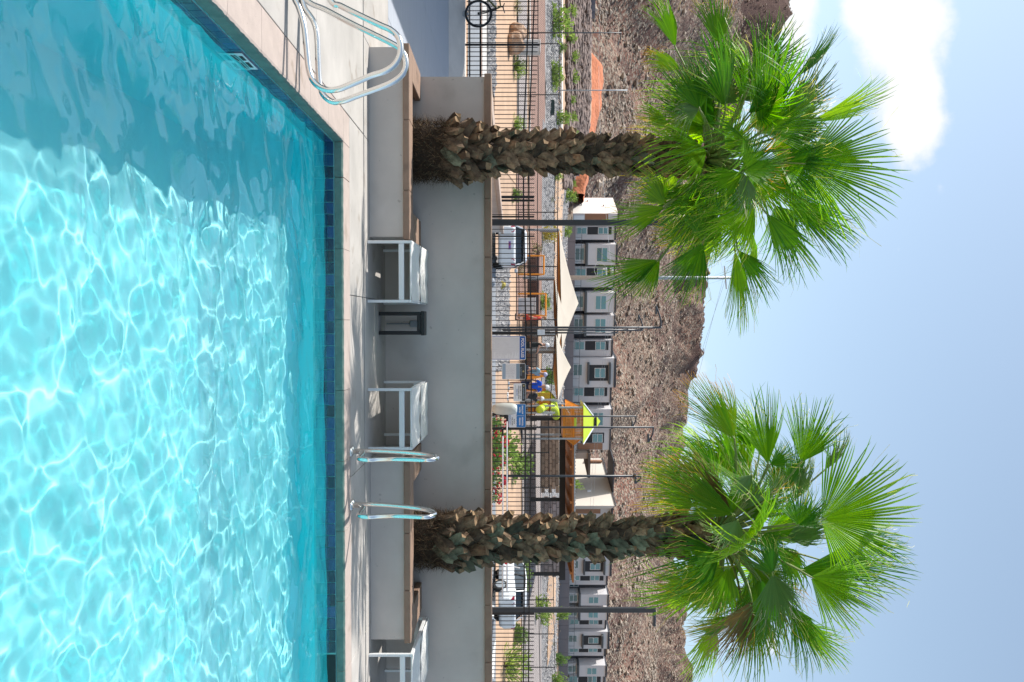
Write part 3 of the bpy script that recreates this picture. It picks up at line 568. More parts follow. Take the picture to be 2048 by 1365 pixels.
    for (az, el, Lp, Rr, mm, dr) in extra:
        d = Vector((math.cos(R_(az)) * math.cos(R_(el)), math.sin(R_(az)) * math.cos(R_(el)), math.sin(R_(el)))); hub = C + d * Lp
        ax = (d + Vector((0, 0, -.30))).normalized(); nrm = (Vector((0, 0, 1)) + .5 * d).normalized(); frond(t, C, hub, ax, nrm, Rr, R_(r.uniform(120, 165)), nb_seed * 100 + k, mm, droop=dr); k += 1
    return t
G1 = {'droop': .12}; DR = lambda d, **k: dict(droop=d, **k)
# (hub px, hub u, tip px, tip u, spread, openness, depth offset, material, options)
S1 = [(1606, 328, 1832, 352, 120, .95, -.45, M_leaf, DR(.10)), (1522, 263, 1655, 150, 125, .9, -.55, M_leaf, DR(.10)), (1620, 245, 1800, 188, 46, .35, .25, M_leaf, DR(.05)),
      (1590, 157, 1690, 66, 46, .4, .3, M_leaf, DR(.06)), (1505, 154, 1620, 45, 95, .75, -.2, M_leaf, DR(.12)), (1399, 219, 1375, 100, 100, .8, -.7, M_leaf, DR(.10)), (1399, 219, 1335, 215, 120, .6, -.7, M_leafg, DR(.5, curl=.3)),
      (1351, 96, 1318, -30, 60, .6, -.3, M_leaf, DR(.12)), (1433, 89, 1440, -35, 80, .7, -.1, M_leafy, DR(.08)), (1484, 342, 1590, 295, 120, .8, -.95, M_leafy, DR(.1)), (1484, 342, 1520, 455, 70, .6, -.95, M_leafg, DR(.5, curl=.3)), (1484, 345, 1405, 400, 90, .7, -.9, M_leaf, DR(.15)),
      (1330, 414, 1215, 465, 62, .6, -.5, M_leaf, DR(.08)), (1330, 410, 1290, 325, 120, .6, -.5, M_leaf, DR(.2)), (1317, 520, 1185, 588, 60, .7, -.15, M_leaf, DR(.06)), (1320, 520, 1270, 605, 60, .8, -.1, M_leaf, DR(.08)),
      (1406, 485, 1352, 615, 72, .85, -.65, M_leaf, DR(.08)), (1406, 485, 1440, 400, 130, .7, -.6, M_leaf, DR(.12)), (1470, 502, 1500, 672, 42, .7, -.2, M_leaf, DR(.08)), (1475, 500, 1565, 600, 60, .7, -.1, M_leaf, DR(.1)),
      (1532, 427, 1648, 560, 62, .7, -.45, M_leaf, DR(.08)), (1575, 405, 1745, 486, 62, .7, -.1, M_leaf, DR(.08)), (1510, 410, 1420, 520, 95, .8, -.75, M_leaf, DR(.12)), (1560, 370, 1700, 430, 90, .8, -.3, M_leaf, DR(.1)),
      (1440, 210, 1490, 110, 110, .7, .1, M_leafg, DR(.35, curl=.3)), (1480, 200, 1560, 120, 110, .6, .3, M_leafg, DR(.3, curl=.3)), (1420, 150, 1500, 60, 100, .6, .4, M_leaf, DR(.15)), (1360, 140, 1290, 90, 100, .6, .3, M_leafy, DR(.15)),
      (1340, 260, 1285, 190, 100, .5, .3, M_leaf, DR(.2)), (1440, 440, 1395, 545, 80, .7, .4, M_leaf, DR(.1)), (1380, 460, 1300, 480, 100, .6, .45, M_leafy, DR(.1)), (1540, 300, 1690, 270, 110, .7, .3, M_leaf, DR(.1)), (1570, 230, 1700, 150, 90, .6, .5, M_leafg, DR(.1)),
      (1500, 250, 1600, 190, 120, .7, .1, M_leafy, DR(.2)), (1450, 300, 1530, 240, 120, .6, -.3, M_leaf, DR(.2)), (1430, 380, 1360, 330, 110, .5, .2, M_leaf, DR(.2))]
S2 = [(1643, 1039, 1855, 1018, 155, 1.0, -.55, M_leaf, DR(.06)), (1596, 1052, 1640, 975, 150, .9, -.85, M_leaf, DR(.1, curl=.2)), (1536, 928, 1515, 768, 62, .95, -.4, M_leaf, DR(.08)), (1540, 930, 1600, 900, 80, .9, -.42, M_leaf, DR(.1)),
      (1602, 925, 1665, 790, 85, .95, -.3, M_leaf, DR(.06, curl=.25)), (1469, 878, 1375, 748, 55, .7, -.5, M_leafy, DR(.08)), (1469, 878, 1450, 750, 50, .6, -.3, M_leafy, DR(.1)), (1469, 1030, 1300, 950, 62, .7, -.6, M_leafy, DR(.06)), (1465, 1032, 1360, 905, 50, .7, -.45, M_leafb, DR(.08)),
      (1504, 950, 1465, 1010, 110, .6, -.9, M_leafg, DR(.5, curl=.35)), (1475, 1040, 1450, 1120, 110, .7, -.95, M_leafg, DR(.5, curl=.35)), (1545, 1148, 1575, 1288, 85, .85, -.8, M_leafg, DR(.12, curl=.2)), (1545, 1148, 1530, 1060, 120, .6, -.8, M_leaf, DR(.2)), (1504, 1202, 1440, 1345, 70, .8, -.6, M_leafb, DR(.1)), (1504, 1202, 1530, 1390, 66, .8, -.5, M_leaf, DR(.08)),
      (1621, 1154, 1775, 1230, 95, .85, -.4, M_leaf, DR(.08)), (1600, 1140, 1812, 1155, 60, .7, -.2, M_leaf, DR(.08)), (1580, 1210, 1665, 1355, 60, .7, -.3, M_leaf, DR(.08)), (1440, 1180, 1302, 1165, 55, .6, -.1, M_leafy, DR(.08)), (1440, 1110, 1360, 1060, 80, .6, .2, M_leaf, DR(.1)),
      (1640, 1120, 1845, 1120, 60, .6, .2, M_leaf, DR(.05)), (1480, 1230, 1370, 1290, 60, .6, .2, M_leafy, DR(.08)), (1430, 1240, 1400, 1385, 60, .7, .3, M_leaf, DR(.1)), (1560, 990, 1560, 880, 110, .6, .3, M_leaf, DR(.15)), (1500, 930, 1380, 870, 80, .6, .3, M_leaf, DR(.1)),
      (1650, 940, 1720, 870, 100, .5, .4, M_leafg, DR(.2, curl=.3)), (1590, 1000, 1640, 905, 100, .6, .2, M_leafg, DR(.3, curl=.3)), (1540, 1030, 1450, 960, 100, .5, .2, M_leaf, DR(.2)), (1700, 1080, 1835, 1090, 60, .5, .45, M_leaf, DR(.05)), (1520, 1080, 1600, 1110, 130, .6, -.3, M_leaf, DR(.2)), (1480, 1130, 1410, 1210, 110, .6, .3, M_leafy, DR(.2)),
      (1520, 900, 1440, 810, 60, .6, .5, M_leaf, DR(.1)), (1590, 1250, 1720, 1320, 60, .6, .3, M_leaf, DR(.1)), (1550, 1160, 1470, 1290, 90, .6, .1, M_leafb, DR(.3, curl=.3))]
bt = dict(a=boot_mesh(M_boot), b=boot_mesh(M_boot, 1.35), g=boot_mesh(M_bootg), r=boot_mesh(M_bootr, 1.5), w=boot_mesh(M_boot, 1.9))
def b1(h, r, a): return bt['w'] if r.random() < .05 else (bt['r'] if (h > .72 and r.random() < .7) or r.random() < .08 else (bt['g'] if r.random() < (.16 if math.cos(a) > -.2 else .06) else bt[r.choice('ab')]))
def b2(h, r, a): return bt['w'] if r.random() < .06 else (bt['r'] if (h > .84 and r.random() < .8) or r.random() < .06 else (bt['g'] if r.random() < (.62 if math.cos(a) > -.4 else .15) else bt[r.choice('ab')]))
C1 = PY(1415, 320, 10.2); C2 = PY(1430, 1068, 10.2)
def path1(z): b_ = PY(850, 302, 10.2); k = (z - .3) / (C1.z - .3); return Vector((b_.x + (C1.x - b_.x) * max(k, 0) ** 1.5, 10.2, z))
def path2(z): b_ = PY(850, 1080, 10.2); k = (z - .3) / (C2.z - .3); return Vector((b_.x + (C2.x - b_.x) * max(k, 0) ** 1.5, 10.2, z))
def rad1(z): return float(np.interp(z, [.3, .8, 1.1, 1.35, 2.2, 3.2, 3.7, 4.1], [.36, .335, .275, .225, .20, .18, .16, .15]))
def rad2(z): return float(np.interp(z, [.3, .8, 1.1, 1.4, 2.2, 3.0, 3.5, 4.1], [.33, .31, .265, .225, .205, .20, .205, .165]))
ex = [(60, 20, .9, 1.0, M_leaf, .25), (120, 10, .9, 1.0, M_leaf, .3), (90, 45, .9, 1.0, M_leaf, .2), (150, 35, .8, 1.0, M_leaf, .25), (30, 40, .8, 1.0, M_leaf, .25), (100, -5, .9, .9, M_leafy, .35)]
palm(path1, .32, C1.z - .06, rad1, 'left fan palm with rough brown trunk, standing in the left planter', S1, ex, b1, 3, C1, .82)
palm(path2, .32, C2.z - .06, rad2, 'right fan palm with greenish trunk and browned lower leaves, in the right planter', S2, ex, b2, 8, C2, .74)
# ------------------------------------------------------------------ unseen building added on the left to cast shade over the side deck
M_tan = mat('shade_building_white', (.60, .60, .61), .9, var=.05, scale=1, bump=.3, bscale=60)
M_dark = mat('shade_building_dark', (.035, .033, .035), .6)
M_glassd = mat('shade_building_glass', (.02, .05, .06), .08, spec=1.0, var=.3, scale=.5)
t = thing('shade_building', (-14, 12, 0), 'unseen white building left of the pool deck, added to shade it', 'building')
obj('wall', MB().box((-20, 2, -.1), (-9.3, 23.4, 6.2)), M_tan, t); obj('roof', MB().box((-20.3, 1.7, 6.203), (-9.0, 23.6, 6.5)), M_dark, t)  # wall and roof of the added shade building
for yy in range(4, 22, 3): obj('window', MB().box((-9.305, yy, .9), (-9.27, yy + 1.8, 3.0)), M_glassd, t)  # windows of the added shade building
# ------------------------------------------------------------------ ground patches draped on the terrain
def drape(name, ul, ur, d0, d1, m, dz=.02, nx=40, ny=14, edge=None, kind='structure', bumpy=0, seed=1):
    # strip between two distances; ul/ur give the photo-sideways limits at the strip's mean distance
    dm = (d0 + d1) / 2; xa = XY(ul, dm)[0]; xb = XY(ur, dm)[0]
    Xs, Ys = np.meshgrid(np.linspace(xa, xb, nx), np.linspace(0, 1, ny)); e = vnoise(Xs, Xs * 0 + seed, seed, 2.5) * (edge or 0)
    Ys = d0 + (d1 - d0) * Ys + e; Zs = Hb(Xs, Ys) + dz
    if bumpy: Zs = Zs + bumpy * vnoise(Xs, Ys, seed + 3, .6)
    return gridobj(name, Xs, Ys, Zs, m, kind=kind)
M_road = mat('asphalt_blue_grey', (.20, .215, .235), .85, var=.08, scale=1, bump=.3, bscale=30)
M_curb = mat('kerb_concrete', (.50, .47, .44), .85, var=.07, scale=2)
M_pinkc = mat('pink_kerb', (.36, .25, .21), .9, var=.1, scale=2)
M_gravel = mat('grey_gravel', (.15, .145, .15), .95, scale=2.6, col2=(.34, .325, .32), bump=1, bscale=6, bdist=.15)
M_gravrock = mat('gravel_stones', (.10, .095, .10), .9, scale=3.2, col2=(.42, .40, .39))
M_mulch = mat('red_brown_gravel', (.26, .155, .12), .95, var=.2, scale=1.2, bump=.8, bscale=5, bdist=.08)
M_peach = mat('peach_sand', (.46, .305, .20), .95, var=.09, scale=.8, bump=.4, bscale=6, bdist=.04)
M_pav = mat('grey_paving', (.30, .26, .245), .9, var=.1, scale=1)
M_lgrav = mat('pale_grey_gravel', (.20, .195, .195), .95, scale=2.2, col2=(.42, .40, .39), bump=.9, bscale=5, bdist=.15)
M_red = mat('orange_dirt', (.50, .165, .075), .95, var=.16, scale=.5, bump=.8, bscale=2.0, bdist=.3)
drape('road', -420, 1900, 25.2, 33, M_road, .02, 60, 6)
drape('kerb', -300, 1900, 33, 33.6, M_pinkc, .09, 60, 3); drape('pavement', -300, 1900, 33.6, 36, M_curb, .10, 60, 4)
drape('car_park', 430, 1900, 34.5, 41.0, M_road, .13, 40, 8)
for u in (455, 560, 1085, 1210, 1330):
    x, y = XY(u, 38); obj('parking_line', MB().box((x, 36.2, gz(x, 37) + .1), (x + .1, 40.6, gz(x, 40.6) + .16)), M_wht, kind='structure')
drape('gravel_bed', -200, 175, 37, 41.5, M_gravel, .05, 60, 8, .3, seed=3)
drape('peach_ground', -300, 345, 41.5, 50.5, M_peach, .03, 60, 12, .3, seed=4)
drape('gravel_bed', 520, 735, 41, 47.2, M_gravel, .05, 60, 8, .3, seed=5)
drape('sand_path', 505, 1900, 47, 50.4, M_peach, .04, 60, 8, .2, seed=6)
drape('sand_path', 985, 1900, 41.5, 47, M_peach, .035, 60, 8, .2, seed=16)
drape('paved_strip', -300, 340, 51, 60, M_pav, .04, 50, 10, seed=7)
drape('kerb', -300, 520, 62, 62.6, M_curb, .1, 40, 3)
drape('mulch_bed', -300, 640, 62.8, 76, M_mulch, .05, 60, 12, .5, seed=8)
drape('mulch_bed', 345, 640, 51, 61.8, M_mulch, .05, 60, 12, .5, seed=9)
drape('paved_strip', 820, 1900, 56, 74, M_pav, .06, 60, 12, .4, seed=10)
drape('gravel_slope', -400, 320, 76, 86, M_lgrav, .06, 70, 12, .8, seed=11)
drape('gravel_slope', 322, 1900, 74, 112, M_gravel, .06, 90, 24, .8, seed=12)
drape('sand_path', 340, 640, 84, 96, M_peach, .14, 60, 12, 1.5, seed=13)
drape('sand_path', 640, 830, 60, 68, M_peach, .12, 40, 8, 1, seed=14)
drape('sand_path', 1040, 1290, 78, 90, M_peach, .14, 60, 12, 3.5, seed=15)
drape('kerb', -400, 330, 88, 89.2, M_curb, .15, 60, 3)
def on_patch(ul, ur, d0, d1, dz):
    def f(r, n):
        o = []
        for _ in range(n):
            D = r.uniform(d0, d1); x, y = XY(r.uniform(ul, ur), D); o.append((x, y, gz(x, y) + dz))
        return o
    return f
scatter('gravel', 2600, on_patch(515, 740, 40.8, 47.2, .04), lambda r: .06 + .12 * r.random() ** 2, M_gravrock, 21, protoV=OV, protoF=OF)
scatter('gravel', 1800, on_patch(-100, 180, 36.8, 41.5, .04), lambda r: .06 + .10 * r.random() ** 2, M_gravrock, 22, protoV=OV, protoF=OF)
scatter('gravel', 9000, on_patch(330, 1500, 75, 116, .06), lambda r: .10 + .17 * r.random() ** 2, M_gravrock, 23, protoV=OV, protoF=OF)
scatter('gravel', 2600, on_patch(-60, 340, 76, 88, .06), lambda r: .09 + .13 * r.random() ** 2, M_gravrock, 24, protoV=OV, protoF=OF)
M_rip = mat('riprap_rock', (.105, .075, .065), .9, scale=.8, col2=(.26, .185, .155), bump=.5, bscale=3, bdist=.1)
scatter('riprap_rocks', 2600, on_patch(-120, 372, 91, 107, .12), lambda r: .32 + .42 * r.random() ** 2, M_rip, 25, flat=.6)
# orange dirt bank
xx, yy = np.meshgrid(np.linspace(XY(102, 120)[0], XY(398, 120)[0], 60), np.linspace(115, 131, 26)); tt = (yy - 115) / 16; sx_ = np.clip((xx - xx.min()) / (xx.max() - xx.min()), 0, 1)
zt_ = np.interp(sx_, [0, .08, .3, .48, .8, 1], [11.6, 14.3, 14.1, 13.5, 12.4, 11.6]); zz = np.where(tt < .01, 6.5, 11.0) + (zt_ - 11.0) * np.sin(np.clip(tt * 1.6, 0, 1) * 1.57) - 3 * np.clip(tt - .75, 0, 1) * 4 + .5 * vnoise(xx, yy, 4, 1.6) + .5 * vnoise(xx, yy, 5, 5)
gridobj('dirt_bank', xx, yy, zz, M_red, kind='structure')
# ------------------------------------------------------------------ picket fence behind the wall
def fence_run(t, pts, sp, first=0.):
    # pts: (u, D, z base, z lower rail pair..., z top)
    W_ = [(Vector((*XY(u, D), 0)), zb, r1, r2, zt) for (u, D, zb, r1, r2, zt) in pts]
    for (a, za, a1, a2, at_), (b_, zb_, b1_, b2_, bt_) in zip(W_[:-1], W_[1:]):
        d = (b_ - a); n = int(d.length / sp)
        for k in range(n):
            q = k / n; p = a + d * q; z0 = za + (zb_ - za) * q; z1 = at_ + (bt_ - at_) * q
            inst('picket', pick, (p.x, p.y, z0 + .04), t, scale=(1, 1, (z1 - z0 - .04)))
        for ra, rb in ((a1, b1_), (a2, b2_), (za + .12, zb_ + .12)):
            m_ = MB().tube([(a.x, a.y, ra), (b_.x, b_.y, rb)], .024, 4); obj('rail', m_, M_black, t)
pick = mesh('picket', MB().box((-.0085, -.0085, 0), (.0085, .0085, 1)), M_black)
def zpx(px, D): return 1.55 + (px - 1024) / FL * D
ft = thing('picket_fence', (*XY(600, 22), .4), 'long black metal picket fence with double top rail behind the low grey wall', 'fence')
fp = []
for u, D, zb, r1, r2, top in ((-60, 22.55, 930, 1059, 1071, 1079), (150, 22.45, 930, 1052.5, 1062.5, 1074), (265, 22.2, 932, 1047, 1058, 1068), (420, 21.6, 934, 1047, 1057.5, 1069), (660, 22.0, 934, 1051.5, 1062.5, 1073), (860, 22.4, 935, 1051, 1062.5, 1073), (1100, 23.0, 936, 1049, 1059, 1069), (1420, 23.8, 938, 1046.5, 1056.5, 1067)):
    fp.append((u, D, zpx(zb, D), zpx(r1, D), zpx(r2, D), zpx(top, D)))
fence_run(ft, fp, .117)
def post(t, u, D, p0, p1, w, m=M_black, nm='post'): x, y = XY(u, D); obj(nm, MB().bbox((x - w / 2, y - w / 2, zpx(p0, D) if p0 > 100 else p0), (x + w / 2, y + w / 2, zpx(p1, D)), .004), m, t)
for u, D, p1, w in ((90, 22.4, 1080, .045), (394.5, 21.4, 1068.5, .06), (401.5, 21.5, 1068.5, .05), (434, 21.5, 1068.5, .04), (473, 21.6, 1069, .035), (668, 21.9, 1075, .05), (857, 22.3, 1073, .05), (829, 22.3, 1012, .065), (1228, 23.3, 1069, .05), (531, 21.7, 1072, .02)): post(ft, u, D, .35, p1, w)
# ------------------------------------------------------------------ signs on the fence
M_blue = mat('sign_blue', (.012, .10, .38), .4, var=.02); M_blue2 = mat('sign_bright_blue', (.01, .17, .50), .4, var=.02); M_sgw = mat('sign_white', (.74, .78, .82), .4, var=.02); M_chr = mat('sign_charcoal', (.035, .042, .05), .45); M_pale = mat('sign_pale_blue', (.30, .42, .55), .4, var=.02); M_txt = mat('sign_text_grey', (.46, .49, .53), .6); M_gold = mat('sign_gold', (.42, .36, .16), .5); M_steelb = mat('sign_slate', (.22, .32, .42), .4, var=.02)
def text(s, h, m, cx, y, cz, parent, width=None, name='lettering', bold=0.0):
    m = M_chr if m is M_txt else m; cu = bpy.data.curves.new(name, 'FONT'); cu.body = s; cu.size = h; cu.align_x = 'CENTER'; cu.align_y = 'CENTER'; cu.extrude = .0006; cu.offset = bold; cu.materials.append(m)
    o = bpy.data.objects.new(name, cu); COL.objects.link(o); o.parent = parent; q = wloc(parent); o.location = Vector((cx, y, cz)) - q; o.rotation_euler = (math.pi / 2, 0, 0)
    if width:
        bpy.context.view_layer.update(); w_ = o.dimensions.x
        if w_ > 1e-4: o.scale = (width / w_, 1, 1)
    bpy.context.view_layer.update(); me = bpy.data.meshes.new_from_object(o.evaluated_get(bpy.context.evaluated_depsgraph_get())); me.name = name
    n_ = bpy.data.objects.new(name + '_', me); COL.objects.link(n_); n_.parent = parent; n_.location = o.location; n_.rotation_euler = o.rotation_euler; n_.scale = o.scale; bpy.data.objects.remove(o); n_.name = name
    return n_
def rrect(x0, x1, z0, z1, y, th, r=.03):
    pts = []
    for (cx, cz, a0) in ((x1 - r, z1 - r, 0), (x0 + r, z1 - r, 90), (x0 + r, z0 + r, 180), (x1 - r, z0 + r, 270)):
        for k in range(4): a = R_(a0 + 30 * k); pts.append((cx + r * math.cos(a), y, cz + r * math.sin(a)))
    return MB().prism(pts[::-1], (0, th, 0))
def sgn(label, u0, u1, p0, p1, D, base):
    xa, y = XY(u0, D); xb, _ = XY(u1, D); y -= .05; z0, z1 = zpx(p0, D), zpx(p1, D)
    t = thing('pool_sign', ((xa + xb) / 2, y, z0), label, 'sign', 'notice boards fixed to the picket fence'); obj('board', rrect(xa, xb, z0, z1, y, .006), base, t)
    return t, xa, xb, z0, z1, y
def lines(t, xa, xb, zs, y, m, h, seed, ragged=.35, left=True):
    r = random.Random(seed); mb = MB()
    for z in zs:
        x = xa; end = xb - (xb - xa) * ragged * r.random() ** 2
        if not left: c = (xa + xb) / 2; hw = (end - xa) / 2; x, end = c - hw, c + hw
        while x < end:
            w = r.uniform(.012, .05); mb.box((x, y - .0012, z - h / 2), (min(x + w, end), y - .0004, z + h / 2)); x += w + .010
    return obj('fine_print', mb, m, t)
t, xa, xb, z0, z1, y = sgn('tall white and blue sign headed POOL RULES on the picket fence', 672, 720, 960, 1051.5, 21.95, M_sgw)
obj('border', MB().prism([(xa + .012, y - .001, z0), (xa + .022, y - .001, z0), (xa + .022, y - .001, z1 - .14), (xa + .012, y - .001, z1 - .14)][::-1], (0, .0008, 0)).prism([(xb - .022, y - .001, z0), (xb - .012, y - .001, z0), (xb - .012, y - .001, z1 - .14), (xb - .022, y - .001, z1 - .14)][::-1], (0, .0008, 0)), M_blue, t)
obj('header', rrect(xa + .012, xb - .012, z1 - .155, z1 - .012, y - .002, .0018, .025), M_blue, t)
text('POOL RULES', .10, M_wht, (xa + xb) / 2, y - .003, z1 - .083, t, (xb - xa) * .80, bold=.002)
lines(t, xa + .045, xb - .04, [z1 - .18 - .0245 * k for k in range(34)], y, M_txt, .0075, 4)
t, xa, xb, z0, z1, y = sgn('white and pale blue notice with charcoal header, second from the left on the fence', 727, 759, 1004, 1051, 22.0, M_sgw)
obj('header', rrect(xa + .01, xb - .01, z1 - .145, z1 - .01, y - .002, .0018, .02), M_chr, t); text('SUNRIVER', .040, M_pale, (xa + xb) / 2, y - .003, z1 - .115, t, .22); obj('emblem', MB().poly([((xa + xb) / 2 + .035 * (1 if k % 2 else .4) * math.cos(k * math.pi / 5), y - .003, z1 - .055 + .035 * (1 if k % 2 else .4) * math.sin(k * math.pi / 5)) for k in range(10)]), M_gold, t)
obj('stripe', MB().box((xa + .01, y - .0015, z1 - .235), (xb - .01, y - .0005, z1 - .15)), M_steelb, t); obj('stripe', MB().box((xa + .01, y - .0015, z0 + .01), (xb - .01, y - .0005, z0 + .09)), M_pale, t)
lines(t, xa + .035, xb - .03, [z1 - .26 - .021 * k for k in range(12)], y, M_txt, .007, 5, .3)
t, xa, xb, z0, z1, y = sgn('small white notice about disability lifts with charcoal header, third from the left', 767, 803, 1027, 1051.5, 22.1, M_sgw)
obj('header', rrect(xa + .008, xb - .008, z1 - .10, z1 - .008, y - .002, .0018, .02), M_chr, t); text('SUNRIVER', .05, M_pale, (xa + xb) / 2 + .03, y - .003, z1 - .06, t, .28); obj('emblem', MB().poly([(xa + .06 + .03 * (1 if k % 2 else .4) * math.cos(k * math.pi / 5), y - .003, z1 - .05 + .03 * (1 if k % 2 else .4) * math.sin(k * math.pi / 5)) for k in range(10)]), M_gold, t)
text('DISABILITY LIFTS', .034, M_txt, (xa + xb) / 2, y - .002, z1 - .135, t, .34, bold=.001); text('AVAILABLE UPON', .034, M_txt, (xa + xb) / 2, y - .002, z1 - .178, t, .34, bold=.001); text('REQUEST', .032, M_blue, (xa + xb) / 2, y - .002, z1 - .222, t, .18, bold=.001); lines(t, xa + .05, xb - .05, [z1 - .262], y, M_txt, .012, 6, .05)
t, xa, xb, z0, z1, y = sgn('bright blue and white sign in two columns reading SHALLOW WATER and NON-POOL PERIODS', 808, 855, 1017, 1051.5, 22.25, M_sgw)
obj('header', rrect(xa + .008, xb - .008, z1 - .245, z1 - .008, y - .002, .0018, .02), M_blue2, t); c = (xa + xb) / 2
text('SHALLOW', .05, M_wht, xa + .15, y - .003, z1 - .085, t, .22, bold=.002); text('WATER', .05, M_wht, xa + .15, y - .003, z1 - .155, t, .15, bold=.002); text('NON-POOL', .05, M_wht, c + .145, y - .003, z1 - .085, t, .22, bold=.002); text('PERIODS', .05, M_wht, c + .145, y - .003, z1 - .155, t, .19, bold=.002)
obj('divider', MB().box((c - .003, y - .0032, z1 - .215), (c + .003, y - .0022, z1 - .04)), M_wht, t); mb = MB()
for k in range(14): mb.prism([(xa + .02 + k * .04, y - .0026, z1 - .246), (xa + .06 + k * .04, y - .0026, z1 - .246), (xa + .04 + k * .04, y - .0026, z1 - .222)], (0, .0004, 0))
obj('wave', mb, M_sgw, t)
for j, (s, cc) in enumerate((('NO DIVING', xa + .15), ('NO GLASS', c + .145))):
    a_, b_ = s.split(); text(a_, .036, M_txt, cc, y - .002, z1 - .295, t, .12, bold=.001); text(b_, .036, M_txt, cc, y - .002, z1 - .345, t, .2, bold=.001)
lines(t, xa + .05, xb - .05, [z1 - .39, z1 - .41], y, M_blue, .01, 9, .2)
x, y = XY(665, 30); t = thing('small_notice', (x, y, zpx(1082, 30)), 'small square white notice high on a black post above the POOL RULES sign', 'sign'); obj('board', MB().bbox((x - .09, y - .01, zpx(1075, 30)), (x + .09, y, zpx(1089.5, 30)), .004), M_wht, t); lines(t, x - .07, x + .07, [zpx(1077 + 2 * k, 30) for k in range(6)], y - .01, M_txt, .012, 3)
obj('support', MB().tube([(x, y + .03, .35), (x, y + .03, zpx(1100, 30))], .03, 6), M_black, t)
# rescue equipment by the fence: translucent buoy box on post, two long pale poles, red float
M_cov = mat('cloudy_plastic', (.52, .55, .52), .35, var=.1, scale=3)
x, y = XY(818, 21.7); t = thing('ring_buoy_cover', (x, y, zpx(985, 21.7)), 'cloudy white plastic cover hanging on a fence post beside the blue and white sign', 'cover')
obj('shell', MB().lathe([(.02, 0), (.09, .02), (.135, .12), (.15, .3), (.145, .48), (.12, .58), (.08, .62), (.0, .625)], (x, y - .05, zpx(984, 21.7)), 14), M_cov, t, smooth=True); obj('bracket', MB().bbox((x + .13, y - .08, zpx(1008, 21.7)), (x + .24, y + .02, zpx(1015, 21.7)), .01), M_black, t)
for u0, p, u1, lab in ((857, 1005.5, 1195, 'upper of two long pale poles hanging level on the picket fence'), (828, 1014, 1180, 'lower of two long pale poles, running from the cover along the picket fence')):
    x0_, y0_ = XY(u0, 22.2); x1_, y1_ = XY(u1, 23.1); t = thing('pool_pole', (x0_, y0_ - .09, zpx(p, 22.2)), lab, 'pole', 'pool poles hung on the fence'); obj('shaft', MB().tube([(x0_, y0_ - .09, zpx(p, 22.2)), (x1_, y1_ - .09, zpx(p, 23.1))], .019, 8), M_sgw, t, smooth=True)
    obj('grip', MB().tube([(x0_, y0_ - .09, zpx(p, 22.2)), (x0_ + .18, y0_ - .085, zpx(p, 22.2))], .023, 8), M_black, t)
xh, yh = XY(1130, 22.9); obj('hook', MB().tube([(xh, yh - .1, zpx(1000, 22.9)), (xh + .02, yh - .1, zpx(1025, 22.9)), (xh + .06, yh - .1, zpx(1040, 22.9))], .014, 6), M_sgw, t)
x, y = XY(1120, 22.9); t = thing('rescue_float', (x, y, zpx(1010, 22.9)), 'small red float hanging on the fence above the right white car', 'float'); obj('float', MB().bbox((x - .09, y - .13, zpx(1009, 22.9)), (x + .09, y - .07, zpx(1015, 22.9)), .015), mat('float_red', (.5, .01, .02), .5), t)
# ------------------------------------------------------------------ posts and lamp posts
M_char = mat('charcoal_paint', (.03, .036, .045), .4); M_greyp = mat('galvanised_steel', (.36, .39, .42), .45, metal=.3)
def lamp(u, D, ptop, arm_u, label, w=.08, m=M_char, square=False, group='lamp posts beyond the fence', base=None, curve=True, drop=0):
    x, y = XY(u, D); zb = gz(x, y) - .05; zt = zpx(ptop, D); t = thing('lamp_post', (x, y, zb), label, 'lamp post', group)
    if square: obj('pole', MB().bbox((x - w / 2, y - w / 2, zb), (x + w / 2, y + w / 2, zt), .008), m, t)
    else: obj('pole', MB().tube([(x, y, zb), (x, y, zt)], [w / 2, w / 2 * .85], 10), m, t, smooth=True)
    obj('base_plate', MB().bbox((x - w, y - w, zb), (x + w, y + w, zb + .08), .01), m, t)
    if arm_u is not None:
        ax = XY(arm_u, D)[0]; L_ = ax - x; s = 1 if L_ > 0 else -1
        pts = [(x, y, zt - .03), (x + L_ * .4, y, zt - .05 if curve else zt - .03), (x + L_ * .8, y, zt - .16 if curve else zt - .04), (ax, y, zt - (.24 if curve else .05) - drop)]
        obj('arm', MB().tube(smooth_path(pts, 4), .028 * (w / .08), 6), m, t, smooth=True)
        obj('lamp_head', MB().bbox((min(ax, ax - s * .35), y - .12, pts[-1][2] - .03), (max(ax, ax - s * .35), y + .12, pts[-1][2] + .04), .02), m, t)
lamp(446, 19.5, 1345, None, 'thick square black post rising into the left palm crown', .125, M_char, True)
lamp(1220, 27, 1311, 1252, 'thick square dark post at the right end of the fence with a short arm', .145, M_char, True, curve=False)
lamp(655.5, 36, 1323, 612, 'tallest of the three close black lamp posts right of the left palm', .10)
lamp(660.5, 44, 1286, 630, 'middle-height one of the three close black lamp posts right of the left palm', .11)
lamp(666, 55, 1236, 640, 'shortest of the three close black lamp posts right of the left palm', .12)
lamp(833, 44, 1273, 856, 'shorter black lamp post with bent arm crossing the lime playground roof', .085)
lamp(855, 34, 1308, 886, 'taller black lamp post with bent arm just right of the lime roof', .085)
lamp(952.5, 32, 1283, 967, 'black lamp post with short arm in front of the cream building', .095)
lamp(66, 60, 1243, 91, 'thin black lamp post at the far left with arm bent to the right', .09)
lamp(181, 84, 1255, None, 'thin pale grey pole with wires in front of the orange dirt bank', .11, M_greyp, group='far pale poles')
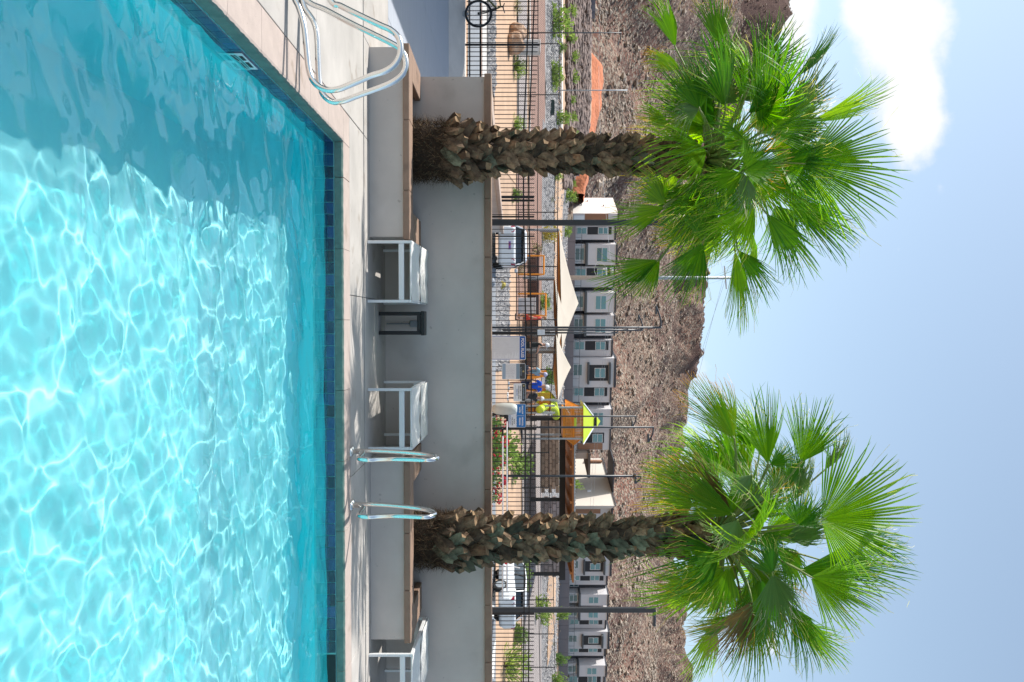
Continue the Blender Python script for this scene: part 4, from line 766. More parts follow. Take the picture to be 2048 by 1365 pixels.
# utility pole with crossarm and insulators
x, y = XY(556, 92); zb = gz(x, y); D_ = 92; t = thing('utility_pole', (x, y, zb), 'tall pale grey steel utility pole passing behind the left palm fronds', 'utility pole')
obj('pole', MB().tube([(x, y, zb), (x, y, zpx(1470, D_))], [.26, .15], 12), M_greyp, t, smooth=True)
for p_ in (1212, 1225): obj('crossarm', MB().tube([(x - .3, y - .25, zpx(p_, D_)), (x - 1.1, y - .25, zpx(p_, D_))], .06, 6), M_sgw, t)
obj('crossarm', MB().tube([(x - 1.2, y - .2, zpx(1448, D_)), (x + 1.2, y - .2, zpx(1452, D_))], .07, 6), M_greyp, t)
for k, (dx, p_) in enumerate(((-.9, 1205), (-1.0, 1219), (-.6, 1232))): obj('insulator', MB().lathe([(.05, 0), (.11, .05), (.05, .1), (.11, .15), (.05, .2), (.09, .26), (0, .3)], (x + dx, y - .25, zpx(p_, D_)), 8), M_wht, t)
obj('jumper_wire', MB().tube(smooth_path([(x - .8, y - .3, zpx(1214, D_)), (x - 1.5, y - .3, zpx(1205, D_)), (x - 1.7, y - .3, zpx(1195, D_)), (x - .9, y - .3, zpx(1188, D_)), (x - .2, y - .3, zpx(1192, D_))], 4), .02, 4), M_sgw, t)
for k, (pa, ub, pb, Db) in enumerate(((1452, 1500, 1225, 230), (1447, 1500, 1290, 220), (1226, 1500, 1205, 200), (1230, 1500, 1213, 200), (1450, -300, 1330, 190), (1225, -300, 1250, 170))):
    a = Vector((x, y, zpx(pa, D_))); b_ = P(pb, ub, Db); pts = [a.lerp(b_, q / 16) - Vector((0, 0, 3.0 * 4 * (q / 16) * (1 - q / 16))) for q in range(17)]
    o = obj('power_line', MB().tube(pts, .016, 4, False), M_greyp, label=['uppermost thin wire running right from the top of the utility pole', 'second thin wire running right from the top of the utility pole', 'third thin wire running right from the utility pole, in front of the hill', 'lowest thin wire running right from the utility pole, above the roofs', 'upper thin wire running left from the utility pole across the hill', 'lower thin wire running left from the utility pole across the hill'][k], cat='power line', group='power lines')
# ------------------------------------------------------------------ chain link fence
M_wire = mat('black_wire', (.03, .032, .035), .6)
cl_pts = [(-120, 50, 2.45), (190, 51, 2.45), (425, 52, 2.4), (640, 53, 2.35), (835, 55, 1.8), (975, 56, 1.8), (1130, 58, 2.0), (1400, 61, 2.1)]
x, y = XY(300, 51); t = thing('chain_link_fence', (x, y, gz(x, y)), 'long tall black chain-link fence around the playground', 'fence')
wires = MB()
for (ua, da, ha), (ub, db, hb) in zip(cl_pts[:-1], cl_pts[1:]):
    A = Vector((*XY(ua, da), 0)); B = Vector((*XY(ub, db), 0)); L_ = (B - A).length; n = max(1, round(L_ / 3.0)); d = (B - A) / L_; ga, gb = gz(A.x, A.y), gz(B.x, B.y)
    base = lambda q: ga + (gb - ga) * q
    for k in range(n):
        q = k / n; p = A.lerp(B, q); obj('post', MB().tube([(p.x, p.y, base(q) - .1), (p.x, p.y, base(q) + ha + (hb - ha) * q)], .033, 6), M_black, t)
    for fr in (1, .5, .03): obj('rail', MB().tube([(A.x, A.y, ga + ha * fr), (B.x, B.y, gb + hb * fr)], .024, 5), M_black, t)
    m = int(L_ / .13)
    for k in range(-int(ha / .13), m):
        for s in (0, 1):
            s0, s1 = k * .13, k * .13 + ha
            c0, c1 = max(0, s0), min(L_, s1)
            if c1 <= c0: continue
            h0, h1 = (c0 - s0), (c1 - s0)
            if s: h0, h1 = ha - h0, ha - h1
            p0 = A + d * c0; p1 = A + d * c1; z0 = base(c0 / L_) + h0; z1 = base(c1 / L_) + h1
            wires.poly([(p0.x, p0.y, z0), (p0.x, p0.y, z0 + .012), (p1.x, p1.y, z1 + .012), (p1.x, p1.y, z1)])
o = obj('wire_mesh', wires, M_wire, t, kind='stuff')
# ------------------------------------------------------------------ buildings in a row on the rise
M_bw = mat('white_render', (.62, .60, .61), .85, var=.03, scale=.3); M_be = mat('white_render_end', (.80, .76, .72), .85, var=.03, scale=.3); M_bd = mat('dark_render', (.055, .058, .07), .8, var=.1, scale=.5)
M_wood = mat('wood_cladding', (.33, .17, .10), .7, var=.15, scale=4, stretch=(6, 1, .2)); M_cream = mat('cream_render', (.66, .60, .53), .85, var=.03, scale=.4); M_tealg = mat('window_pane_teal', (.07, .20, .23), .12, spec=1, var=.25, scale=.3)
M_frame = mat('window_frame_white', (.66, .66, .66), .5); M_glb = mat('balcony_glass_blue', (.03, .08, .10), .15, spec=1, var=.3, scale=.4); M_awn = mat('awning_slate', (.09, .095, .10), .7); M_bp = mat('dark_panel', (.018, .018, .022), .6)
RA_ = Vector((*XY(395, 120), 0)); RB_ = Vector((*XY(1365, 138), 0)); RD = (RB_ - RA_).normalized(); RN = Vector((RD.y, -RD.x, 0))  # towards the camera
ANG = math.atan2(RD.y, RD.x)
def tu(u):   # photo-sideways position to metres along the row
    dx = (FW + RT * ((u - 682.5) / FL)); # ray (cam at origin) meets the row line
    den = dx.x * RD.y - dx.y * RD.x; k = (RA_.x * RD.y - RA_.y * RD.x) / den; p = dx * k; return (Vector((p.x, p.y, 0)) - RA_).dot(RD), k
def RW(s, out, z): p = RA_ + RD * s + RN * out; return (p.x, p.y, z)
def bbx(mb, s0, s1, o0, o1, z0, z1): # box in row coordinates
    vs = [RW(s0, o1, z0), RW(s1, o1, z0), RW(s1, o0, z0), RW(s0, o0, z0), RW(s0, o1, z1), RW(s1, o1, z1), RW(s1, o0, z1), RW(s0, o0, z1)]
    return mb.add(vs, [(0, 3, 2, 1), (4, 5, 6, 7), (0, 1, 5, 4), (1, 2, 6, 5), (2, 3, 7, 6), (3, 0, 4, 7)])
ZB, ZM = 10.1, 12.0
def window(t, s0, s1, o, z0, z1, pane=M_tealg, frame=M_frame, nm='window'):
    w = obj(nm, bbx(MB(), s0, s1, o, o + .05, z0, z1), frame, t); mid = (z0 + z1) / 2
    obj('pane', bbx(MB(), s0 + .08, s1 - .08, o + .052, o + .07, mid + .05, z1 - .08), pane, w); obj('pane', bbx(MB(), s0 + .08, s1 - .08, o + .052, o + .07, z0 + .08, mid - .05), pane if random.random() < .6 else M_glb, w); return w
def segs(t, items, ztop, zb=ZB, depth=9):
    for (u0, u1, ty) in items:
        s0, s1 = tu(u0)[0], tu(u1)[0]; w = s1 - s0; c = (s0 + s1) / 2; zz = ztop
        if ty == 'K':   # recessed dark bay
            obj('wall_panel', bbx(MB(), s0, s1, -depth, -.9, zb - 1.5, zz - .5), M_bd, t); window(t, c - w * .3, c + w * .3, -.9, zb + .3, zb + 1.7, M_glb) if w > 1 else None
        elif ty == 'C':  # window column between dark panels, flush
            obj('wall_panel', bbx(MB(), s0, s1, -depth, 0, zb - 1.5, zz - .35), M_bw, t); a, b_ = s0 + w * .08, s0 + w * .62
            obj('dark_panel', bbx(MB(), a, b_, 0, .04, ZM - .0, zz - .75), M_bp, t); window(t, a + .04, b_ - .04, .045, ZM + 1.45, ZM + 2.9); window(t, a + .04, b_ - .04, .045, zb + .4, ZM - .1)
        elif ty in 'BA':
            o_ = 1.1 if ty == 'B' else .8; zt_ = zz if ty == 'B' else zz + .25
            obj('wall_panel', bbx(MB(), s0, s1, -depth, o_, ZM if ty == 'B' else zb - 1.5, zt_ - .2), M_bw, t)
            if ty == 'B':
                obj('wall_panel', bbx(MB(), s0 + .1, s1 - .1, -depth, .5, zb - 1.5, ZM - .3), M_bw, t); obj('floor_band', bbx(MB(), s0 - .1, s1 + .1, -.5, o_ + .12, ZM - .3, ZM + .02), M_awn, t)
                window(t, c - 1.0 if w > 2.6 else c - w * .3, c + 1.0 if w > 2.6 else c + w * .3, o_, ZM + 1.2, ZM + 2.75); window(t, c - w * .3, c + w * .3, .5, zb + .2, zb + 1.5, M_glb)
            else:
                obj('dark_panel', bbx(MB(), c - w * .27, c + w * .27, o_, o_ + .04, ZM + .55, ZM + 3.3), M_bp, t); window(t, c - w * .17, c + w * .17, o_ + .045, ZM + 1.35, ZM + 2.9)
                for za in (ZM + .3, ZM + 3.35): obj('awning', bbx(MB(), c - w * .36, c + w * .36, o_, o_ + .6, za, za + .28), M_awn, t)
                window(t, c - w * .3, c + w * .1, o_, zb + .2, zb + 1.5, M_glb)
        obj('roof_edge', bbx(MB(), s0, s1, -depth - .1, {'K': -.7, 'C': .15, 'B': 1.25, 'A': .95}[ty], (zz + .052 if ty == 'A' else zz - .198) if ty in 'AB' else (zz - .348 if ty == 'C' else zz - .498), (zz + .35 if ty == 'A' else zz + .02) if ty in 'AB' else (zz - .12 if ty == 'C' else zz - .3)), M_bd, t)
ZT = zpx(1234, tu(460)[1]) 
b1_ = thing('apartment_building', RW(0, 0, ZB), 'white and charcoal two-storey apartment row at the left with a bright white end wall', 'building', 'white apartment buildings below the hill')
s0 = tu(427)[0]; s1 = tu(452)[0]
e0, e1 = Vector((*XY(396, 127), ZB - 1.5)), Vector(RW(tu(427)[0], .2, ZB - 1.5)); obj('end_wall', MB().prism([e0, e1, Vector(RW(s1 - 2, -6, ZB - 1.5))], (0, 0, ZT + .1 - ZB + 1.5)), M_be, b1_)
for (fu, fz) in ((.25, 2.2), (.5, 1.2), (.3, .9), (.55, 4.3)): pq = e0.lerp(e1, fu); obj('vent', MB().bbox((pq.x - .2, pq.y - .12, ZB + fz), (pq.x + .25, pq.y + .1, ZB + fz + .1), .01), M_bd, b1_)
obj('wall', bbx(MB(), s0, s1, -6, .195, ZB - 1.5, ZT), M_bw, b1_); obj('cladding', bbx(MB(), tu(428)[0], tu(441)[0], .2, .28, ZM - .4, ZT - 1.3), M_wood, b1_); obj('garage_door', bbx(MB(), tu(431)[0], tu(440)[0], .2, .3, ZB - .1, ZM - .5), M_sgw, b1_); obj('roof_edge', bbx(MB(), s0 - .1, s1, -5, .35, ZT + .102, ZT + .22), M_bd, b1_)
for k in range(9): obj('board', bbx(MB(), tu(428)[0] + .02 + k * .1, tu(428)[0] + .09 + k * .1, .282, .30, ZM - .38, ZT - 1.32), M_wood, b1_)
segs(b1_, [(452, 480, 'C'), (480, 487, 'K'), (487, 528, 'B'), (528, 533.5, 'K'), (533.5, 575, 'C'), (575, 583, 'K'), (583, 622, 'B'), (622, 628, 'K'), (628, 668, 'B'), (668, 680, 'K'), (680, 713, 'C'), (714, 772, 'A'), (772.5, 805, 'C'), (805, 814, 'K'), (814, 853, 'B')], ZT)
obj('wall_panel', bbx(MB(), tu(853.5)[0], tu(898)[0], -3.5, .4, ZB - 1.5, ZT - .3), M_bw, b1_); window(b1_, tu(866)[0], tu(883)[0], .45, ZM + 1.3, ZM + 2.8); obj('dark_panel', bbx(MB(), tu(864)[0], tu(884)[0], .4, .44, ZM - .4, ZM + 3), M_bp, b1_); obj('cladding', bbx(MB(), tu(885)[0], tu(897)[0], .4, .5, ZM - .9, ZM + 2.8), M_wood, b1_); obj('roof_edge', bbx(MB(), tu(853)[0], tu(898.5)[0], -9.1, .55, ZT - .298, ZT - .1), M_bd, b1_)
zrl = ZB + .95
obj('railing', MB().tube([RW(tu(455)[0], 2.2, zrl), RW(tu(895)[0], 2.2, zrl)], .035, 4), M_bd, b1_)
for k in range(30): s_k = tu(455)[0] + (tu(895)[0] - tu(455)[0]) * k / 29; obj('baluster', MB().tube([RW(s_k, 2.2, ZB - .8), RW(s_k, 2.2, zrl)], .025, 4), M_bd, b1_)
b2_ = thing('apartment_building', RW(tu(1090)[0], 0, ZB), 'white and charcoal two-storey apartment row at the right, behind the right palm trunk', 'building', 'white apartment buildings below the hill')
ZT2 = zpx(1217, tu(1150)[1])
segs(b2_, [(1098, 1108, 'K'), (1109, 1147, 'A'), (1147.5, 1170, 'C'), (1170, 1182, 'K'), (1182, 1204, 'B'), (1204, 1210, 'K'), (1210, 1233, 'B'), (1233, 1236, 'K'), (1236, 1257, 'C'), (1258, 1292, 'A'), (1292.5, 1312, 'C'), (1312, 1323, 'K'), (1323, 1345, 'B'), (1345, 1349, 'K'), (1349, 1376, 'C'), (1377, 1412, 'A'), (1412.5, 1432, 'C')], ZT2)
obj('railing', MB().tube([RW(tu(1100)[0], 2.2, zrl), RW(tu(1430)[0], 2.2, zrl)], .035, 4), M_bd, b2_)
for k in range(24): s_k = tu(1100)[0] + (tu(1430)[0] - tu(1100)[0]) * k / 23; obj('baluster', MB().tube([RW(s_k, 2.2, ZB - .8), RW(s_k, 2.2, zrl)], .025, 4), M_bd, b2_)
b3_ = thing('cream_building', RW(tu(917)[0], 0, ZB), 'cream windowless two-storey building end between the two white apartment rows', 'building')
ZT3 = zpx(1221, tu(960)[1]); q0, q1, q2 = tu(917)[0], tu(1012)[0], tu(1036)[0]
c0, c1_ = Vector((*XY(917, 143), ZB - 1.5)), Vector((*XY(1012, 124.5), ZB - 1.5)); c2_ = Vector((*XY(1036, 150), ZB - 1.5)); obj('wall', MB().prism([c0, c1_, c2_], (0, 0, zpx(1222, 130) - ZB + 1.5)), M_cream, b3_)
obj('roof_edge', MB().prism([c0 + Vector((-.15, -.1, zpx(1222, 130) - ZB + 1.503)), c1_ + Vector((-.1, -.2, zpx(1222, 130) - ZB + 1.503)), c2_ + Vector((0, 0, zpx(1222, 130) - ZB + 1.503))], (0, 0, .14)), M_bd, b3_); obj('wall', bbx(MB(), q1 + .003, tu(1097)[0], -6, .2, ZB - 1.5, ZT3 + .2), M_bw, b3_); obj('roof_edge', bbx(MB(), q0 - .1, tu(1097)[0], -6.1, 1.32, ZT3 + .202, ZT3 + .36), M_bd, b3_)
obj('cladding', bbx(MB(), q1 + .1, q1 + 1.1, .2, .35, ZB + .3, ZT3 - 1.4), M_wood, b3_); window(b3_, q1 + 1.3, q2 + .3, .2, ZM, ZM + 2.2, M_glb); pq = c0.lerp(c1_, .72); obj('vent', MB().bbox((pq.x - .2, pq.y - .3, ZB + 2.6), (pq.x + .2, pq.y + .1, ZB + 3.1), .01), M_sgw, b3_)
obj('low_wing', bbx(MB(), tu(899)[0], q0 - .5, -5, 1.5, ZB - 1.5, zpx(1176, 127)), mat('tan_wing', (.42, .33, .27), .85, var=.04), b3_); obj('wing_roof', bbx(MB(), tu(898)[0], q0 + 2.3, -5.2, 2.0, zpx(1176, 127) + .003, zpx(1181, 127)), mat('brown_roof_edge', (.12, .09, .075), .8), b3_); pq = c0.lerp(c1_, .06); obj('sunshade', MB().bbox((pq.x - .15, pq.y - 1.2, zpx(1170, 142)), (pq.x + .1, pq.y + .1, zpx(1203, 142)), .01), M_wood, b3_)
# long retaining wall in front of the rows, built of blocks, and the stepped one on the left
M_blk = mat('slate_block', (.155, .155, .18), .9, rand=.12, var=.06, scale=1); M_blk2 = mat('grey_violet_wall', (.20, .185, .20), .9, var=.06, scale=.4)
rw = thing('retaining_wall', RW(tu(470)[0], 4, ZB - 2), 'long plain grey-violet retaining wall below the apartment rows', 'wall')
s_a, s_b = tu(445)[0], tu(1440)[0]; n = 34
for k in range(n): obj('wall_panel', bbx(MB(), s_a + (s_b - s_a) * k / n + .02, s_a + (s_b - s_a) * (k + 1) / n - .02, 2.6, 2.9, ZB - 2.2, ZB + .05 - .02 * (k % 2)), M_blk2, rw)
bw_ = thing('block_wall', (*XY(150, 108), 11), 'dark slate block wall stepping down behind the rocky slope at the left', 'wall')
blkm = mesh('block', MB().bbox((.01, -.12, .008), (.79, .12, .42), .015), M_blk); us = [(-60, 1174, 1195, 106), (37, 1173.5, 1187, 107), (130, 1171, 1183, 108), (205, 1166, 1176, 109), (260, 1163, 1172, 110), (330, 1156, 1166, 111), (352, 1150, 1160, 112)]
for (ua, pa, ta, da), (ub, pb, tb, db) in zip(us[:-1], us[1:]):
    A = Vector(P(1024, ua, da)); B = Vector(P(1024, ub, db)); L_ = (B - A).length; rot = math.atan2(B.y - A.y, B.x - A.x); z0 = zpx(min(pa, pb) - 3, da); z1 = zpx(ta, da); nz_ = max(1, int((z1 - z0) / .43)); z1 = z0 + nz_ * .43
    for r_ in range(nz_):
        for k in range(int(L_ / .8)):
            if len(bw_.children) >= 299: break
            p = A + (B - A) * ((k * .8 + (.4 if r_ % 2 else 0)) / L_); inst('block', blkm, (p.x, p.y, z0 + r_ * .43), bw_, rot=(0, 0, rot))
    obj('core', MB().prism([(A.x, A.y + .05, z0 - 1.5), (B.x, B.y + .05, z0 - 1.5), (B.x, B.y + .05, z1 - .02), (A.x, A.y + .05, z1 - .02)], (0, .15, 0)), M_blk, bw_)
# ------------------------------------------------------------------ pavilion and stone walls
M_roofd = mat('dark_fascia', (.016, .016, .018), .5); M_soff = mat('orange_wood_soffit', (.42, .17, .045), .6, var=.15, scale=3, stretch=(1, 6, 1)); M_stone = mat('tan_stone_block', (.30, .21, .145), .9, rand=.28, var=.12, scale=5); M_stone2 = mat('pinkish_grey_block', (.30, .25, .235), .9, rand=.2, var=.08, scale=5)
D1, D2 = 64, 60; x0, y0 = XY(820, D1); x1, _ = XY(1163, D1)
pv_ = thing('pavilion', (x0, y0, gz(x0, y0)), 'long open pavilion with dark fascia beam and orange wooden ceiling behind the right palm trunk', 'pavilion')
obj('fascia_beam', MB().box((x0 + .2, y0, zpx(1119, D1)), (x1, y0 + .3, zpx(1131, D1))), M_roofd, pv_); obj('fascia_beam', MB().box((x0 - .3, y0 - .3, zpx(1118, D1)), (x0 + .35, y0 - .01, zpx(1126, D1))), M_roofd, pv_)
zc = zpx(1145, D2); xl, yn = XY(846, D2); xr, _ = XY(1168, D2); yf_ = yn + 9
obj('ceiling', MB().box((xl, yn, zc), (xr, yf_, zc + .1)), M_soff, pv_); obj('roof_sheet', MB().box((xl - .1, yn - .12, zc + .103), (xr + .1, yf_ + .1, zc + .18)), M_greyp, pv_)
rib = mesh('rib', MB().box((0, -.16, .182), (.07, .2, .215)), M_greyp)
for k in range(46): inst('rib', rib, (xl + (xr - xl) * k / 46, yn, zc), pv_)
for k in range(9): xa = xl + (xr - xl) * (k + .5) / 9; obj('rafter', MB().box((xa - .07, yn + .1, zc - .16), (xa + .07, yf_, zc - .003)), M_soff, pv_)
for u in (838, 1000, 1150): xx_, _ = XY(u, D1 + .2); obj('post', MB().bbox((xx_ - .12, y0 + .05, gz(xx_, y0) - .1), (xx_ + .12, y0 + .28, zpx(1119, D1)), .01), M_roofd, pv_)
def stonewall(ua, ub, D, pa, pb, bw, bh, m, label):
    xa, y = XY(ua, D); xb, _ = XY(ub, D); z0, z1 = zpx(pa, D) - .5, zpx(pb, D); t = thing('stone_wall', (xa, y, z0), label, 'wall'); r = random.Random(ua); bm_ = mesh('block', MB().bbox((.015, -.14, .012), (bw - .015, .1, bh - .012), .02), m)
    k = 0; z = z0
    while z < z1 - .05 and len(t.children) < 295:
        x = xa - (bw / 2 if k % 2 else 0)
        while x < xb:
            inst('block', bm_, (x, y + r.uniform(-.02, .02), z), t); x += bw
        z += bh; k += 1
    obj('core', MB().box((xa + .02, y, z0), (xb, y + .3, z - .02)), m, t)
stonewall(838, 975, 73, 1080, 1119, .62, .30, M_stone, 'tan stone block wall under the dark pavilion beam, left of the right palm')
stonewall(1000, 1146, 73.5, 1092, 1124, .62, .34, M_stone2, 'pinkish grey stone block wall behind the right palm trunk')
# ------------------------------------------------------------------ shade canopies
M_cloth = mat('cream_canopy_cloth', (.47, .41, .335), .8, var=.05, scale=.8); M_clo = mat('orange_canopy_underside', (.62, .30, .06), .8, var=.05)
def canopy(apex, left, right, D, dy, hem, label, sag=.35):
    t = thing('shade_canopy', P(hem, apex[1], D), label, 'shade canopy', 'cream shade canopies over the playground'); Za = PY(apex[0], apex[1], D + dy / 2); 
    c = [PY(left[0], left[1], D), PY(right[0], right[1], D), PY(right[0] - 1, right[1] - 3, D + dy), PY(left[0] - 1, left[1] + 3, D + dy)]; mb = MB(); rings = []
    n = 12
    for e in range(4):
        a, b_ = c[e], c[(e + 1) % 4]
        for k in range(n): q = k / n; p = a.lerp(b_, q); p = p + (Vector((Za.x, Za.y, p.z)) - p) * (.10 * 4 * q * (1 - q)); p.z -= (0 if e % 2 else 1) * .0; p.z += (zpx(hem, D) - min(a.z, b_.z)) * 4 * q * (1 - q) * .6 if e in (0, 2) else 0; rings.append(p)
    N_ = len(rings); lv = 5; vs = []
    for j in range(lv):
        f = j / lv; vs += [tuple(p.lerp(Za, f) - Vector((0, 0, sag * math.sin(math.pi * f) * .35))) for p in rings]
    vs.append(tuple(Za)); fs = [(j * N_ + k, j * N_ + (k + 1) % N_, (j + 1) * N_ + (k + 1) % N_, (j + 1) * N_ + k) for j in range(lv - 1) for k in range(N_)] + [((lv - 1) * N_ + k, (lv - 1) * N_ + (k + 1) % N_, lv * N_) for k in range(N_)]
    obj('cloth', MB().add(vs, fs), M_cloth, t, smooth=True); obj('lining', MB().add([(x, y, z - .06) for x, y, z in vs], fs), M_clo, t, smooth=True)
    for p in c: gzz = gz(p.x, p.y); obj('post', MB().tube([(p.x, p.y, gzz), (p.x, p.y, p.z - .02)], .09, 8), M_greyp, t)
canopy((1157, 607), (1119, 460), (1124, 705), 62, 10, 1121, 'largest cream fabric shade canopy with orange underside, left of the black lamp posts')
canopy((1133, 640), (1110, 556), (1116, 700), 57, 7, 1113, 'small cream shade canopy in front of the largest one', .2)
canopy((1142, 735), (1112, 668), (1116, 802), 56, 9, 1114, 'cream shade canopy with curved orange hem above the playground visitors', .2)
# ------------------------------------------------------------------ shrubs
def leafcloud(n, w, h, ls, seed, shape='round', flat=.6):
    r = random.Random(seed); mb = MB()
    for _ in range(n):
        a = r.uniform(0, 6.283); el = math.asin(r.uniform(-.15, 1)); rr = r.random() ** .35 * (.75 + .25 * mnoise.noise(Vector((math.cos(a) * 1.6, math.sin(a) * 1.6, el * 2 + seed))) * 2)
        if shape == 'spiky': rr = r.random() ** .7
        p = Vector((math.cos(a) * math.cos(el) * rr * w / 2, math.sin(a) * math.cos(el) * rr * w / 2, max(.02, math.sin(el) * rr * h + .08 * h)))
        d = (p + Vector((r.uniform(-.5, .5), r.uniform(-.5, .5), r.uniform(0, 1))) * w * .5).normalized(); s = d.cross(Vector((r.uniform(-1, 1), r.uniform(-1, 1), r.uniform(-1, 1)))).normalized(); L_ = ls * r.uniform(.6, 1.4); wd = L_ * flat * .5
        mb.add([p - s * wd * .3, p + d * L_ * .5 + s * wd, p + d * L_, p + d * L_ * .5 - s * wd], [(0, 1, 2, 3)])
    return mb
def fol_mat(name, c0, c1, tr=.35):
    m = bpy.data.materials.new(name); m.use_nodes = True; t = m.node_tree; N = t.nodes.new; K = t.links.new; b = t.nodes['Principled BSDF']; out = t.nodes['Material Output']
    nz_ = N('ShaderNodeTexNoise'); nz_.inputs['Scale'].default_value = 4; mx = N('ShaderNodeMixRGB'); mx.inputs[1].default_value = (*c0, 1); mx.inputs[2].default_value = (*c1, 1)
    tcn = N('ShaderNodeTexCoord'); K(tcn.outputs['Object'], nz_.inputs['Vector']); mr = N('ShaderNodeMapRange'); mr.inputs[1].default_value = .35; mr.inputs[2].default_value = .65; K(nz_.outputs[0], mr.inputs[0]); K(mr.outputs[0], mx.inputs[0])
    K(mx.outputs[0], b.inputs['Base Color']); b.inputs['Roughness'].default_value = .6; tl = N('ShaderNodeBsdfTranslucent'); hv = N('ShaderNodeHueSaturation'); hv.inputs['Value'].default_value = 1.8; K(mx.outputs[0], hv.inputs['Color']); K(hv.outputs[0], tl.inputs[0])
    ms = N('ShaderNodeMixShader'); ms.inputs[0].default_value = tr; K(b.outputs[0], ms.inputs[1]); K(tl.outputs[0], ms.inputs[2]); K(ms.outputs[0], out.inputs[0]); return m
F_br = fol_mat('bright_shrub_leaf', (.11, .20, .03), (.26, .34, .07)); F_gr = fol_mat('green_shrub_leaf', (.06, .13, .025), (.16, .24, .06)); F_ol = fol_mat('olive_shrub_leaf', (.13, .15, .06), (.28, .26, .13)); F_ye = fol_mat('yellow_shrub_leaf', (.28, .25, .04), (.50, .38, .06)); F_rd = fol_mat('red_flower', (.45, .02, .04), (.60, .05, .08)); M_stem = mat('shrub_stem', (.14, .10, .07), .9)
cl = {k: mesh('foliage', leafcloud(n, 1, 1, ls, sd, sh, fl), m) for k, (n, ls, sd, sh, fl, m) in dict(b=(520, .11, 1, 'round', .6, F_br), b2=(420, .12, 2, 'round', .6, F_br), g=(560, .11, 3, 'round', .6, F_gr), s=(650, .20, 4, 'spiky', .18, F_br), o=(260, .11, 5, 'round', .35, F_ol), y=(480, .10, 6, 'round', .6, F_ye), gd=(1400, .07, 7, 'round', .7, F_gr)).items()}
stm = mesh('stem', (lambda m: [m.tube([(0, 0, -.06), (.12 * math.cos(a), .12 * math.sin(a), .3), (.28 * math.cos(a), .28 * math.sin(a), .62)], [.022, .016, .008], 5) for a in (.3, 1.9, 3.3, 4.9)] and m)(MB()), M_stem)
def shrub(u, pb, pt, wpx, D, kind, label, group, name='shrub'):
    # pb: photo height of the foot, pt: of the top
    best = D
    for q_ in np.linspace(.85, 1.18, 45):
        q_ = float(q_); pp = P(pb, u, D * q_)
        if pp.z <= gz(pp.x, pp.y): best = D * q_; break
    D = best; p = P(pb, u, D); zb = gz(p.x, p.y); w = 1.25 * wpx * D / FL; h = max(zpx(pt, D) - zb, .6 * w)
    t = thing(name, (p.x, p.y, zb), label, 'shrub', group); f = inst('foliage', cl[kind], (p.x, p.y, zb), t, rot=(0, 0, u % 6.28), scale=(w, w, h)); inst('stem', stm, (p.x, p.y, zb), t, rot=(0, 0, u % 3), scale=(w, w, h)); return t
gA, gB, gC, gD = 'shrubs in front of the rocky slope', 'shrubs planted along the fence', 'shrubs on the gravel rise', 'shrubs growing on the rocky slope'
